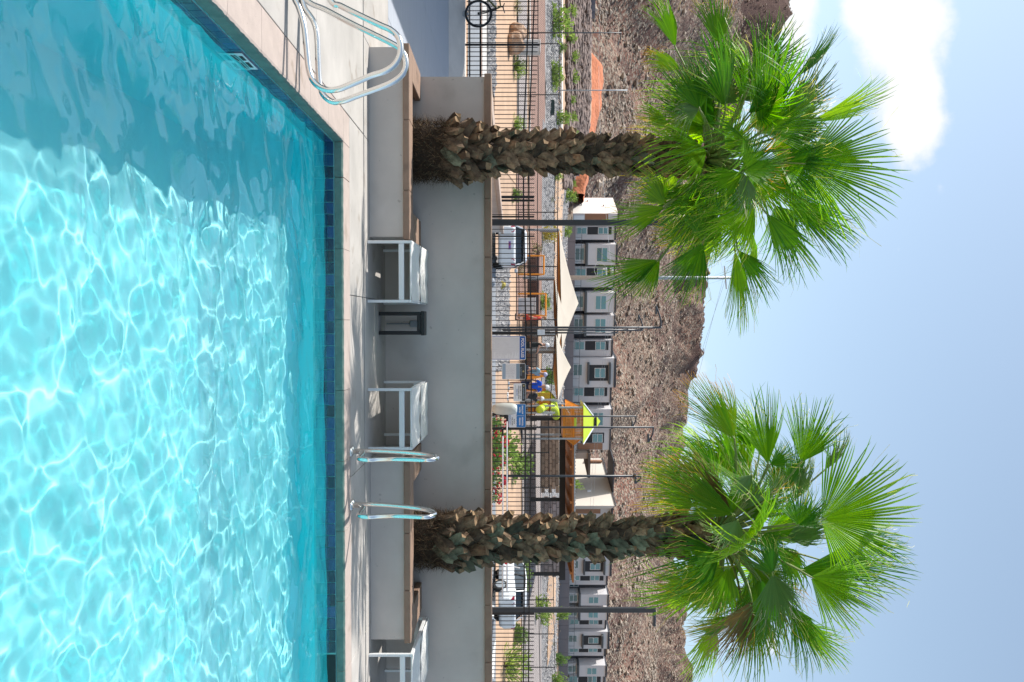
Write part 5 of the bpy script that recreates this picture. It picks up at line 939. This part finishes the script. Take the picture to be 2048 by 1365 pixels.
for a in ((45, 1103, 1117, 62, 86, 'b', 'long bright green shrub behind the chain-link fence at the far left', gA), (140, 1100, 1130, 34, 87, 'b', 'bright green shrub left of the pale grey pole base, upper of two touching', gA), (160, 1102, 1128, 36, 86, 'b2', 'lower yellowish green shrub of two touching ones near the pale grey pole', gA), (236, 1112, 1148, 26, 88, 'b', 'bright shrub with white flowers behind the green cabinet', gA), (95, 1117, 1126, 22, 89, 'g', 'low green shrub beyond the kerb under the thin left lamp post', gA),
          (22, 1135, 1157, 26, 96, 'b', 'leftmost green shrub on the rocky slope', gD), (75, 1133, 1157, 24, 96, 'b2', 'green shrub on the rocky slope just right of the thin left lamp post', gD), (113, 1139, 1160, 24, 97, 'b', 'green shrub on the rocky slope, third from the left', gD), (156, 1140, 1160, 26, 97, 'b2', 'green shrub on the rocky slope left of the pale grey pole', gD), (200, 1136, 1155, 18, 97, 'b', 'green shrub on the rocky slope right of the pale grey pole', gD), (234, 1137, 1158, 20, 97, 'b', 'green shrub on the rocky slope above the flowering shrub', gD), (266, 1138, 1159, 20, 97, 'b2', 'green shrub on the rocky slope beside the left palm trunk', gD), (366, 1140, 1155, 18, 98, 'b', 'small green shrub right of the left palm trunk on the slope', gD), (392, 1130, 1158, 26, 98, 'b', 'bright green shrub in front of the white building end wall', gD),
          (468, 1083, 1127, 34, 72, 'y', 'yellow-green shrub at the left tip of the largest shade canopy', gC), (463, 1128, 1147, 22, 100, 'b', 'green shrub behind the left tip of the largest shade canopy', gC), (352, 1108, 1127, 20, 90, 'b', 'bright shrub right of the left palm trunk beyond the fence', gC), (400, 1100, 1110, 12, 80, 'o', 'small olive shrub on the sand path beyond the fence', gC),
          (135, 1026, 1039, 34, 48, 's', 'bright tufted shrub left of the left palm behind the fence', gB), (15, 1027, 1045, 30, 48, 'o', 'dry olive shrub at the far left behind the boulders', gB), (250, 1026, 1040, 30, 48, 's', 'tufted shrub touching the left palm trunk behind the fence', gB), (390, 1024, 1042, 28, 46, 'g', 'round green shrub right of the left palm behind the double fence posts', gB), (500, 1062, 1092, 34, 62, 'o', 'thin olive shrub beside the orange climbing frame', gB), (540, 1035, 1052, 26, 48, 'o', 'dry yellowish shrub between the orange climbing frames', gB), (605, 1080, 1102, 34, 62, 'b', 'leafy shrub behind the white utility cabinet', gB),
          (755, 1090, 1112, 40, 66, 'g', 'green shrub under the curved orange canopy hem', gC), (1130, 1018, 1052, 62, 45, 'gd', 'broad green shrub behind the roof of the right white car, left one', gB), (1165, 1030, 1052, 46, 46, 'gd', 'green shrub above the right white car roof', gB), (1268, 1026, 1044, 44, 44, 'gd', 'green shrub right of the thick dark post behind the right white car', gB), (1330, 1006, 1045, 66, 43, 's', 'feathery green shrub at the right end of the fence', gB),
          (1215, 1070, 1102, 44, 70, 'b', 'sparse leafy shrub left of the thick dark post on the gravel rise', gC), (1232, 1080, 1108, 30, 72, 'b2', 'sparse leafy shrub right of the thick dark post on the gravel rise', gC), (1228, 1124, 1145, 22, 104, 'b', 'bright green shrub before the retaining wall beside the dark post', gC), (1318, 1118, 1141, 24, 100, 'g', 'round green shrub on gravel before the retaining wall at the right', gC), (1360, 1102, 1138, 24, 96, 'b2', 'pale green shrub at the right edge on the gravel rise', gC), (1288, 1104, 1112, 10, 88, 'o', 'small olive shrub on sand at the right of the gravel rise', gC), (968, 1150, 1170, 24, 104, 'b', 'green treetop in front of the cream building', gC)):
    u, pb, pt, wp, D, k, lab, g = a; shrub(u, pb, pt, wp, D, k, lab, g)
# red flowering hedge behind the wall
for i_, (u, pt, lab) in enumerate(((850, 1012, 'red-flowering bush just right of the cloudy plastic cover, leftmost of the flowering row'), (885, 1014, 'red-flowering bush second from the left in the flowering row'), (920, 1012, 'red-flowering bush third from the left in the flowering row'), (962, 1008, 'red-flowering bush just right of the cream-building lamp post'), (995, 1002, 'low red-flowering bush beside the right palm trunk'))):
    D = 30; t = shrub(u, 968, pt, 44, D, 'gd', lab, 'red-flowering bushes behind the wall', 'flowering_bush'); p = wloc(t); w = 44 * D / FL; h = zpx(pt, D) - p.z; mb = MB(); r = random.Random(i_ + 40)
    for _ in range(46):
        a = r.uniform(0, 6.28); el = r.uniform(.1, 1.4); q = Vector((math.cos(a) * math.cos(el) * w * .52, math.sin(a) * math.cos(el) * w * .52, math.sin(el) * h * 1.0 + .04)); mb.rock(q, r.uniform(.025, .05), r.randint(0, 99), 0, 1) if False else mb.lathe([(.0, 0), (.045, .025), (.03, .06), (0, .07)], q, 5)
    o = obj('blossoms', mb, F_rd, t, world=False, kind='stuff')
shrub(900, 1018, 1032, 90, 40, 'b', 'lime green low bush behind the flowering row', gB); shrub(930, 1024, 1046, 60, 48, 'g', 'dark green bush in front of the tan stone wall', gB)
# ------------------------------------------------------------------ boulders, cabinets, rocks
M_bould = mat('sandstone_boulder', (.34, .21, .135), .9, scale=3, col2=(.52, .36, .25), bump=.8, bscale=8, bdist=.05); M_cab = mat('cabinet_white', (.55, .58, .60), .4); M_cabg = mat('cabinet_dark_green', (.012, .04, .035), .5)
def bould(u, pc, D, r, lab, seed, name='boulder'):
    p = P(pc, u, D); t = obj(name, MB().rock((0, 0, 0), r, seed, 3), M_bould, smooth=False, label=lab, cat='boulder', group='sandstone boulders at the left'); t.location = p; return t
bould(64, 1034, 47, (.42, .4, .48), 'left upper of the sandstone boulders beside the white cabinet', 2); bould(66, 1043, 47.5, (.34, .35, .32), 'paler upper sandstone boulder beside the white cabinet', 3); bould(88, 1029, 46.5, (.62, .55, .52), 'largest dark sandstone boulder in front of the white cabinet', 5)
def cabinet(u0, u1, p0, p1, D, m, lab, dpt=.8):
    a = P(p0, u0, D); b_ = P(p1, u1, D); t = thing('utility_cabinet', (a.x, a.y, a.z - .3), lab, 'cabinet'); obj('body', MB().bbox((a.x, a.y, a.z - .3), (b_.x, a.y + dpt, b_.z), .03), m, t); obj('lid', MB().bbox((a.x - .03, a.y - .03, b_.z + .002), (b_.x + .03, a.y + dpt + .03, b_.z + .05), .015), m, t)
    obj('door_seam', MB().box(((a.x + b_.x) / 2 - .01, a.y - .004, a.z - .2), ((a.x + b_.x) / 2 + .01, a.y - .001, b_.z - .06)), M_bd, t); return t
cabinet(79, 103, 1041, 1079, 48.5, M_cab, 'white metal utility cabinet behind the dark sandstone boulder'); cabinet(596, 627, 1034, 1070, 52.5, M_cab, 'wide pale utility cabinet left of the person in red'); c_ = cabinet(200, 227, 1091, 1108, 79, M_cabg, 'dark green transformer cabinet on the pale gravel')
p = P(1003, 571, 44); t = obj('yellow_rock', MB().rock((0, 0, 0), (.20, .2, .22), 9, 2), F_ye if False else mat('yellow_stone', (.45, .36, .08), .8), label='small rounded yellow rock on the grey stones right of the left white car', cat='rock'); t.location = p
# ------------------------------------------------------------------ bicycle leaning on the fence, cut by the photo edge
def bike(u, pc, D):
    c = P(pc, u, D); R = 27 * D / FL; t = thing('bicycle', (c.x, c.y, c.z - R), 'black bicycle parked against the picket fence at the far left', 'bicycle'); wb = 1.08
    for cx in (c.x, c.x - wb):
        ring = [(cx + R * .95 * math.cos(a), c.y, c.z + R * .95 * math.sin(a)) for a in np.linspace(0, 2 * math.pi, 33)]; w = obj('wheel', MB().tube(ring, .028, 8, False), M_black, t, smooth=True)
        obj('rim', MB().tube([(cx + R * .86 * math.cos(a), c.y, c.z + R * .86 * math.sin(a)) for a in np.linspace(0, 2 * math.pi, 33)], .009, 5, False), M_greyp, w)
        sp_ = MB(); [sp_.tube([(cx, c.y, c.z), (cx + R * .86 * math.cos(a), c.y, c.z + R * .86 * math.sin(a))], .0018, 3, False) for a in np.linspace(0, 6.28, 21)[:-1]]; obj('spokes', sp_, M_greyp, w); obj('hub', MB().tube([(cx, c.y - .05, c.z), (cx, c.y + .05, c.z)], .025, 8), M_black, w)
    M_f = mat('bicycle_olive', (.12, .13, .04), .4); H_ = Vector((c.x - .18, c.y, c.z + .56)); BB = Vector((c.x - .66, c.y, c.z - .04)); ST = Vector((c.x - .82, c.y, c.z + .48)); RW_ = Vector((c.x - wb, c.y, c.z)); HB = Vector((c.x - .13, c.y, c.z + .46))
    f = MB(); [f.tube([a, b_], r_, 8) for a, b_, r_ in ((HB, BB, .024), (H_, ST, .018), (BB, ST, .018), (BB, RW_, .012), (ST, RW_, .010), (H_, HB, .024))]; obj('frame', f, M_f, t)
    for s in (-1, 1): obj('fork_blade', MB().tube([HB + Vector((.01, .05 * s, 0)), Vector((c.x, c.y + .055 * s, c.z))], [.020, .014], 7), M_black, t)
    obj('handlebar', MB().tube([H_ + Vector((.04, -.33, .1)), H_ + Vector((.02, -.1, .07)), H_ + Vector((.02, .1, .07)), H_ + Vector((.04, .33, .1))], .014, 6), M_black, t); obj('stem', MB().tube([H_, H_ + Vector((.02, 0, .08))], .016, 6), M_black, t)
    obj('saddle', MB().bbox((ST.x - .15, c.y - .06, ST.z + .12), (ST.x + .13, c.y + .06, ST.z + .16), .02), M_black, t); obj('seat_post', MB().tube([ST, ST + Vector((-.01, 0, .13))], .014, 6), M_black, t); obj('disc_brake', MB().lathe([(.0, 0), (.08, 0), (.08, .004), (0, .004)], (0, 0, 0), 14), M_greyp, t, world=False).rotation_euler = (math.pi / 2, 0, 0); t.children[-1].location = (0, -.05, R)
bike(28, 957, 22.2)
# ------------------------------------------------------------------ cars
M_carw = mat('car_white_paint', (.72, .73, .75), .25, var=.01, spec=.7); M_cglass = mat('car_glass', (.012, .02, .028), .06, spec=1.0, var=.05); M_tyre = mat('tyre', (.015, .015, .015), .9); M_tail = mat('tail_light_red', (.42, .015, .05), .2); M_cblk = mat('car_black_trim', (.015, .015, .017), .5)
def car(x, y, z, ang, label, suv=True, W2=.92, Ht=1.56):
    t = thing('parked_car', (x, y, z), label, 'car', 'white cars parked beyond the fence'); Mr = Matrix.Translation((x, y, z)) @ Matrix.Rotation(ang, 4, 'Z')
    # local: +x forward, stations of (x, half width at belt, z sill, z belt)
    L2 = 2.25; st = [(-L2, .78, .38, .92), (-L2 + .08, .86, .28, 1.0), (-1.6, W2, .25, 1.02), (-.6, W2, .25, .98), (.6, W2, .25, .95), (1.3, .90, .26, .90), (1.9, .84, .28, .80), (L2, .68, .36, .62)]
    vs = []; 
    for (sx, w, z0, z1) in st: vs += [(sx, -w * .86, z0), (sx, -w, z0 + .18), (sx, -w, (z0 + z1) / 2 + .08), (sx, -w * .93, z1), (sx, w * .93, z1), (sx, w, (z0 + z1) / 2 + .08), (sx, w, z0 + .18), (sx, w * .86, z0)]
    n = 8; fs = [(i * n + k, i * n + (k + 1) % n, (i + 1) * n + (k + 1) % n, (i + 1) * n + k) for i in range(len(st) - 1) for k in range(n)] + [tuple(range(n - 1, -1, -1)), tuple((len(st) - 1) * n + k for k in range(n))]
    T = lambda mb: setattr(mb, 'v', [tuple(Mr @ Vector(v_)) for v_ in mb.v]) or mb
    b_ = obj('body', T(MB().add(vs, fs)), M_carw, t, smooth=False); bv = b_.modifiers.new('b', 'BEVEL'); bv.width = .05; bv.segments = 3; bv.limit_method = 'ANGLE'
    rr = -1.95 if suv else -1.6; roof = [(rr - .12, .70, .99), (rr + .22, .62, Ht - .06), (-.6, .64, Ht), (.15, .62, Ht - .03), (.95, .72, .95)]; vs = []
    for (sx, w, zz) in roof: vs += [(sx, -w, zz), (sx, w, zz)]
    gl = MB(); bw_ = .84
    gl.add([(roof[0][0], -bw_, .97), (roof[0][0], bw_, .97), (roof[1][0], .66, Ht - .08), (roof[1][0], -.66, Ht - .08)], [(0, 3, 2, 1)]); obj('rear_window', T(gl), M_cglass, t); obj('windscreen', T(MB().add([(.98, -bw_, .93), (.98, bw_, .93), (.15, .62, Ht - .06), (.15, -.62, Ht - .06)], [(0, 1, 2, 3)])), M_cglass, t)
    side = MB()
    for s in (-1, 1):
        q = [(rr, s * .86, .97), (.95, s * .86, .94), (.15, s * .66, Ht - .07), (-.6, s * .665, Ht - .05), (rr + .25, s * .665, Ht - .09)]; side.add(q, [tuple(range(5)) if s < 0 else tuple(range(4, -1, -1))])
    obj('side_window', T(side), M_cglass, t)
    rf = MB(); rs = [(rr + .06, .70, Ht - .10), (rr + .10, .70, Ht - .04), (rr + .4, .70, Ht), (-.6, .70, Ht + .02), (.1, .68, Ht - .02), (.22, .66, Ht - .06)]; vs = []
    for (sx, w, zz) in rs: vs += [(sx, -w, zz - .05), (sx, -w * .8, zz), (sx, w * .8, zz), (sx, w, zz - .05), (sx, w * .8, zz - .06), (sx, -w * .8, zz - .06)]
    rf.add(vs, [(i * 6 + k, i * 6 + (k + 1) % 6, (i + 1) * 6 + (k + 1) % 6, (i + 1) * 6 + k) for i in range(5) for k in range(6)] + [(5, 4, 3, 2, 1, 0), (30, 31, 32, 33, 34, 35)]); obj('roof', T(rf), M_carw, t, smooth=True)
    for s in (-1, 1):
        for pa, pb_ in (((rr + .1, s * .69, Ht - .07), (rr - .14, s * .86, .98)), ((.17, s * .665, Ht - .06), (1.0, s * .86, .93)), ((-.55, s * .672, Ht - .06), (-.58, s * .865, .97))): obj('pillar', T(MB().tube([pa, pb_], .035, 5)), M_carw if pa[0] != -.55 else M_cblk, t)
        obj('tail_light', T(MB().prism([(-L2 - .01, s * .55, .84), (-L2 + .03, s * .82, .80), (-L2 + .10, s * .88, .97), (-L2 + .01, s * .60, .96)], (.12, 0, .0))), M_tail, t)
        obj('wing_mirror', T(MB().bbox((.62, s * 1.0 - .09, .96), (.74, s * 1.0 + .09, 1.10), .03)), M_carw, t)
        for wx in (-1.35, 1.35):
            mb = MB().lathe([(.0, -.1), (.31, -.1), (.34, -.06), (.34, .06), (.31, .1), (0, .1)], (0, 0, 0), 18); mb.v = [(wx + a, s * .82 + c_, .34 + b2) for a, b2, c_ in mb.v]; w_ = obj('wheel', T(mb), M_tyre, t, smooth=False)
            mb = MB().lathe([(.0, -.112), (.2, -.108), (.22, -.102), (.22, .102), (.2, .108), (0, .112)], (0, 0, 0), 12); mb.v = [(wx + a, s * .82 + c_, .34 + b2) for a, b2, c_ in mb.v]; obj('rim', T(mb), M_greyp, w_)
    obj('number_plate', T(MB().bbox((-L2 - .03, -.16, .66), (-L2 - .005, .16, .80), .004)), M_wht, t)
    obj('emblem', T((lambda mb: mb.tube([(-L2 - .005 + .02, .055 * math.cos(a), .90 + .035 * math.sin(a)) for a in np.linspace(0, 6.28, 13)], .006, 4, False))(MB())), M_greyp, t)
    return t, Mr
x, y = XY(488, 37.5); c1, Mr = car(x, y + 2.25, gz(x, 38) + .2, math.pi / 2 + .03, 'white hatchback parked with its rear to the pool, left of the POOL RULES sign', True, .92, 1.50)
pl = MB(); pl.v = []; pl.bbox((-2.285, -.17, .70), (-2.262, .17, .80), .003); pl.v = [tuple(Mr @ Vector(v_)) for v_ in pl.v]; obj('sticker', pl, mat('sticker_red_blue', (.45, .04, .06), .4, scale=12, col2=(.06, .12, .45)), c1)
x, y = XY(1212, 38.5); car(x - .6, y + 1.8, gz(x, 38) + .2, math.pi / 2 + .42, 'white car parked at an angle behind the fence at the right, red tail lights', False, .92, 1.50)
# blue tent corner and yellow thing beside the right palm
p = P(985, 1025, 33); t = obj('blue_tarpaulin', MB().add([(0, 0, -.4), (.62, 0, -.4), (.55, .5, -.3), (.05, .5, -.3), (.22, .2, .14)], [(0, 1, 4), (1, 2, 4), (2, 3, 4), (3, 0, 4), (0, 3, 2, 1)]), mat('blue_fabric', (.05, .12, .42), .6), label='small blue pointed fabric shape left of the right palm trunk, low behind the wall', cat='tarpaulin'); t.location = p
# ------------------------------------------------------------------ playground
M_or = mat('orange_plastic', (.72, .26, .015), .45, var=.06); M_lime = mat('lime_plastic', (.50, .62, .04), .4, var=.05); M_yel = mat('yellow_plastic', (.72, .45, .02), .4)
def mesh_panel(c, name='net_panel', parent=None, n=9, m=M_or, r=.022):   # grid of bars over a quad
    a, b_, c2, d = [Vector(q) for q in c]; mb = MB()
    for k in range(n + 1): q = k / n; mb.tube([a.lerp(b_, q), d.lerp(c2, q)], r, 4, False); mb.tube([a.lerp(d, q), b_.lerp(c2, q)], r, 4, False)
    return obj(name, mb, m, parent)
D = 60; ctr = P(1140, 843, D); t = thing('play_tower', (ctr.x, ctr.y, gz(ctr.x, ctr.y)), 'orange playground tower with lime green pyramid roof above the pavilion beam', 'play tower'); s_ = 1.05
tx, ty, tz0 = ctr.x, ctr.y, gz(ctr.x, ctr.y)
for sx in (-1, 1):
    for sy in (-1, 1): obj('post', MB().tube([(tx + sx * s_, ty + sy * s_, tz0), (tx + sx * s_, ty + sy * s_, zpx(1164, D))], .07, 8), M_greyp, t)
for zz in (zpx(1124, D), zpx(1143, D)): obj('platform', MB().bbox((tx - s_, ty - s_, zz), (tx + s_, ty + s_, zz + .12), .02), M_or, t)
for (p0, p1) in ((1126, 1142), (1145, 1163)): mesh_panel([(tx - s_, ty - s_, zpx(p0, D)), (tx + s_, ty - s_, zpx(p0, D)), (tx + s_, ty - s_, zpx(p1, D)), (tx - s_, ty - s_, zpx(p1, D))], 'front_panel', t, 10)
obj('window_panel', MB().bbox((tx - .35, ty - s_ - .04, zpx(1146, D)), (tx + .35, ty - s_ + .02, zpx(1151, D)), .01), M_lime, t)
for sgn_, u_ in ((-1, 800), (1, 890)):
    e = P(1130 if sgn_ < 0 else 1148, u_, D); top = (tx + sgn_ * s_, ty - s_, zpx(1160, D)); bot = (tx + sgn_ * s_, ty - s_, zpx(1130, D))
    obj('net_frame', MB().tube([top, e, bot], .05, 5), M_or, t); mesh_panel([bot, top, tuple(e + Vector((0, .02, .05))), tuple(e)], 'side_net', t, 9)
for k in range(4): a = Vector((tx, ty, 0)); 
zr0, zr1, zr2, zr3, zr4 = [zpx(q, D) for q in (1163.5, 1183, 1187, 1192.5, 1200)]
def pyr(w0, z0, w1, z1): return MB().add([(tx - w0, ty - w0, z0), (tx + w0, ty - w0, z0), (tx + w0, ty + w0, z0), (tx - w0, ty + w0, z0), (tx - w1, ty - w1, z1), (tx + w1, ty - w1, z1), (tx + w1, ty + w1, z1), (tx - w1, ty + w1, z1)], [(0, 3, 2, 1), (4, 5, 6, 7), (0, 1, 5, 4), (1, 2, 6, 5), (2, 3, 7, 6), (3, 0, 4, 7)])
rf = obj('roof', pyr(1.38, zr0, .35, zr2), M_lime, t)
for sx in (-1, 1): obj('ridge', MB().tube([(tx + sx * 1.38, ty - 1.38, zr0), (tx + sx * .35, ty - .35, zr2)], .05, 5), M_sgw, rf)
for k in range(6): obj('louvre', MB().box((tx - .28 + k * .1, ty - .32, zr2 + .002), (tx - .22 + k * .1, ty + .3, zr3)), M_bd, rf)
obj('roof_cap', pyr(.36, zr3 + .003, .04, zr4), M_lime, t)
# slides
def slide(pts, r, m, label, name='slide', seg=10):
    pts = [P(*q) for q in pts]; t = thing(name, pts[-1] - Vector((0, 0, .2)), label, 'slide'); obj('tube', MB().tube(smooth_path(pts, 5), r, seg), m, t, smooth=True)
    for q in pts[1:-1:2]: obj('support', MB().tube([(q.x, q.y, gz(q.x, q.y)), (q.x, q.y, q.z)], .05, 6), M_greyp, t)
    return t
slide([(1112, 822, 59), (1106, 800, 58), (1094, 787, 57), (1082, 793, 56), (1078, 806, 56)], .20, M_lime, 'lime green tube slide arching at the left of the play tower')
slide([(1112, 834, 58), (1111, 822, 57), (1103, 814, 56), (1090, 814, 55), (1079, 820, 54)], .24, M_lime, 'short curved lime green slide in front of the play tower')
t = thing('climbing_wall', P(1066, 795, 55), 'orange rounded climbing panels below the lime slide', 'climbing frame')
for (u0, u1, p0, p1, m) in ((770, 783, 1052, 1092, M_or), (786, 800, 1070, 1104, M_yel), (800, 822, 1078, 1102, M_or), (808, 830, 1056, 1072, M_or)):
    a = P(p0, u0, 55); b_ = P(p1, u1, 55); obj('panel', rrect(a.x, b_.x, a.z, b_.z, a.y, .10, .12), m, t)
for u in (800, 812, 826): a = P(1052, u, 54.5); b_ = P(1110, u, 54.5); obj('post', MB().tube([(a.x, a.y, gz(a.x, a.y)), (a.x, a.y, b_.z)], .06, 6), M_greyp, t)
t = thing('orange_climber', P(1056, 752, 52), 'orange slanting lattice climber beside the visitor in blue', 'climbing frame'); a, b_, c_, d_ = P(1058, 745, 52), P(1055, 760, 52), P(1092, 752, 52), P(1092, 742, 52); mesh_panel([a, b_, c_, d_], 'lattice', t, 5, M_or, .05)
for (us_, lab) in (((512, 549), 'left orange rectangular pipe frame under the largest canopy'), ((588, 632), 'right orange rectangular pipe frame, above the pale cabinet')):
    a = P(1044, us_[0], 52); b_ = P(1089 if us_[0] < 550 else 1093, us_[1], 52); t = thing('pipe_frame', (a.x, a.y, a.z), lab, 'play frame', 'orange pipe frames in the playground')
    for xx_ in (a.x, b_.x): obj('upright', MB().tube([(xx_, a.y, gz(xx_, a.y)), (xx_, a.y, b_.z)], .05, 6), M_or, t)
    obj('crossbar', MB().tube([(a.x, a.y, b_.z - .04), (b_.x, a.y, b_.z - .04)], .055, 6), M_or, t)
# ------------------------------------------------------------------ people
M_skin = mat('skin', (.42, .22, .15), .6, var=.03); M_hair = mat('hair_brown', (.06, .035, .02), .8)
def skin_obj(name, joints, edges, m, parent, sub=2, root=0):
    me = bpy.data.meshes.new(name); me.from_pydata([j[0] for j in joints], edges, []); o = bpy.data.objects.new(name, me); COL.objects.link(o); o.parent = parent; me.materials.append(m)
    sk = o.modifiers.new('skin', 'SKIN'); sk.use_smooth_shade = True; sv = me.skin_vertices[0].data
    for i_, j in enumerate(joints): sv[i_].radius = (j[1], j[2] if len(j) > 2 else j[1]); sv[i_].use_root = (i_ == root)
    ss = o.modifiers.new('sub', 'SUBSURF'); ss.levels = sub; ss.render_levels = sub; return o
def person(u, pf, D, hgt, face, label, shirt, legs, cap=None, hair=M_hair, lean=0., armL=(.28, -.05, .82), armR=(-.28, -.05, .82), step=.10, longleg=False):
    p = P(pf, u, D); k = hgt / 1.72; t = thing('person', (p.x, p.y, p.z), label, 'person', 'visitors at the playground', rotz=face)
    J = lambda x, y, z: (x * k, (y - lean * max(0, z - .9)) * k, z * k)
    jt = [(J(0, 0, .93), .125 * k, .10 * k), (J(0, 0, 1.12), .115 * k, .085 * k), (J(0, 0, 1.36), .135 * k, .09 * k), (J(0, 0, 1.46), .055 * k), (J(0, -.01, 1.54), .062 * k), (J(0, -.015, 1.62), .078 * k, .085 * k), (J(0, -.01, 1.70), .055 * k)]; ed = [(0, 1), (1, 2), (2, 3), (3, 4), (4, 5), (5, 6)]
    for s, arm in ((1, armL), (-1, armR)):
        b0 = len(jt); jt += [(J(s * .17, 0, 1.38), .052 * k), (J(s * .22 + (arm[0] - s * .22) * .5, .04 + arm[1] * .3, 1.12 + (arm[2] - .82) * .45), .04 * k), (J(*arm), .030 * k), (J(arm[0], arm[1] - .03, arm[2] - .08), .034 * k, .02 * k)]; ed += [(2, b0), (b0, b0 + 1), (b0 + 1, b0 + 2), (b0 + 2, b0 + 3)]
        b0 = len(jt); f_ = step * s; jt += [(J(s * .085, 0, .86), .09 * k), (J(s * .095, -f_ * .6, .48), .06 * k), (J(s * .10, -f_ * .2 + .02, .09), .038 * k), (J(s * .105, -f_ * .2 - .12, .03), .035 * k, .028 * k)]; ed += [(0, b0), (b0, b0 + 1), (b0 + 1, b0 + 2), (b0 + 2, b0 + 3)]
    skin_obj('body', jt, ed, M_skin, t)
    skin_obj('shirt', [(J(0, 0, .92), .15 * k, .125 * k), (J(0, 0, 1.12), .142 * k, .108 * k), (J(0, 0, 1.37), .158 * k, .112 * k), (J(.16, 0, 1.39), .072 * k), (J(.22 + (armL[0] - .22) * .35, .02, 1.2 + (armL[2] - .82) * .3), .066 * k), (J(-.16, 0, 1.39), .072 * k), (J(-.22 + (armR[0] + .22) * .35, .02, 1.2 + (armR[2] - .82) * .3), .066 * k)], [(0, 1), (1, 2), (2, 3), (3, 4), (2, 5), (5, 6)], shirt, t)
    e_ = .12 if longleg else .52
    skin_obj('trousers' if longleg else 'shorts', [(J(0, 0, .95), .142 * k, .118 * k), (J(.085, 0, .86), .108 * k), (J(.095, -step * .5, e_), .085 * k if not longleg else .06 * k), (J(-.085, 0, .86), .108 * k), (J(-.095, step * .5, e_), .085 * k if not longleg else .06 * k)], [(0, 1), (1, 2), (0, 3), (3, 4)], legs, t)
    def loc(mb): return mb
    hd = Vector(J(0, -.015, 1.64)); h = MB().lathe([(.0, .115 * k), (.06 * k, .10 * k), (.092 * k, .05 * k), (.098 * k, -.01 * k), (.085 * k, -.05 * k)], hd, 12)
    if cap: obj('cap', h, cap, t, smooth=True, world=False); obj('cap_peak', MB().prism([(hd.x - .07 * k, hd.y - .06 * k, hd.z + .0), (hd.x + .07 * k, hd.y - .06 * k, hd.z), (hd.x + .05 * k, hd.y - .19 * k, hd.z - .01), (hd.x - .05 * k, hd.y - .19 * k, hd.z - .01)], (0, 0, .012)), cap, t, world=False)
    else:
        h.v = [(x, y + .018 * k, z) for x, y, z in h.v]; obj('hair', h, hair, t, smooth=True, world=False)
    fc = MB(); fc.lathe([(.0, -.012), (.011, 0), (0, .012)], (hd.x - .03 * k, hd.y - .082 * k, hd.z - .02 * k), 6).lathe([(.0, -.012), (.011, 0), (0, .012)], (hd.x + .03 * k, hd.y - .082 * k, hd.z - .02 * k), 6); obj('eyes', fc, M_black, t, world=False)
    obj('nose', MB().prism([(hd.x - .014 * k, hd.y - .075 * k, hd.z - .055 * k), (hd.x + .014 * k, hd.y - .075 * k, hd.z - .055 * k), (hd.x, hd.y - .075 * k, hd.z - .01 * k)], (0, -.028 * k, -.004)), M_skin, t, world=False)
    sh = MB(); [sh.bbox((s * .105 * k - .045 * k, (-step * s * .2 - .19) * k, 0), (s * .105 * k + .045 * k, (-step * s * .2 + .07) * k, .075 * k), .02 * k) for s in (1, -1)]; obj('shoes', sh, M_black if cap is None else M_wht, t, world=False)
    return t
cl_ = lambda n, c: mat(n, c, .8, var=.06, scale=12)
person(636, 1030, 47, 1.68, -math.pi / 2, 'person in a coral red dress walking past the corner of the chain-link fence', cl_('coral_cloth', (.60, .06, .04)), cl_('coral_cloth', (.60, .06, .04)), None, cl_('blond_hair', (.36, .20, .10)), step=.28)
person(690, 1014, 37, 1.76, math.pi / 2, 'person in a black shirt and white cap above the POOL RULES sign', cl_('black_cloth', (.012, .016, .016)), cl_('black_cloth', (.012, .016, .016)), cl_('white_cap', (.7, .68, .68)), armR=(-.22, -.32, 1.25), longleg=True)
person(739, 1014, 38, 1.72, .9, 'person in a pale blue shirt and lavender cap leaning forward by the orange climber', cl_('pale_blue_cloth', (.25, .38, .45)), cl_('slate_cloth', (.06, .08, .12)), cl_('lavender_cap', (.45, .44, .62)), lean=.35, armR=(-.25, -.22, .95))
person(771, 1016, 38, 1.75, .3, 'person in a bright blue jersey and white cap behind the small lift notice', cl_('blue_jersey', (.01, .08, .55)), cl_('navy_cloth', (.01, .015, .05)), cl_('white_cap', (.7, .68, .68)), lean=.25, armL=(.3, -.2, .9))
person(792, 1014, 39, 1.62, .5, 'person in dark clothes and white cap beside the lime slide', cl_('dark_grey_cloth', (.03, .03, .035)), cl_('dark_grey_cloth', (.03, .03, .035)), cl_('white_cap', (.7, .68, .68)), lean=.3, armL=(.25, -.3, 1.0))
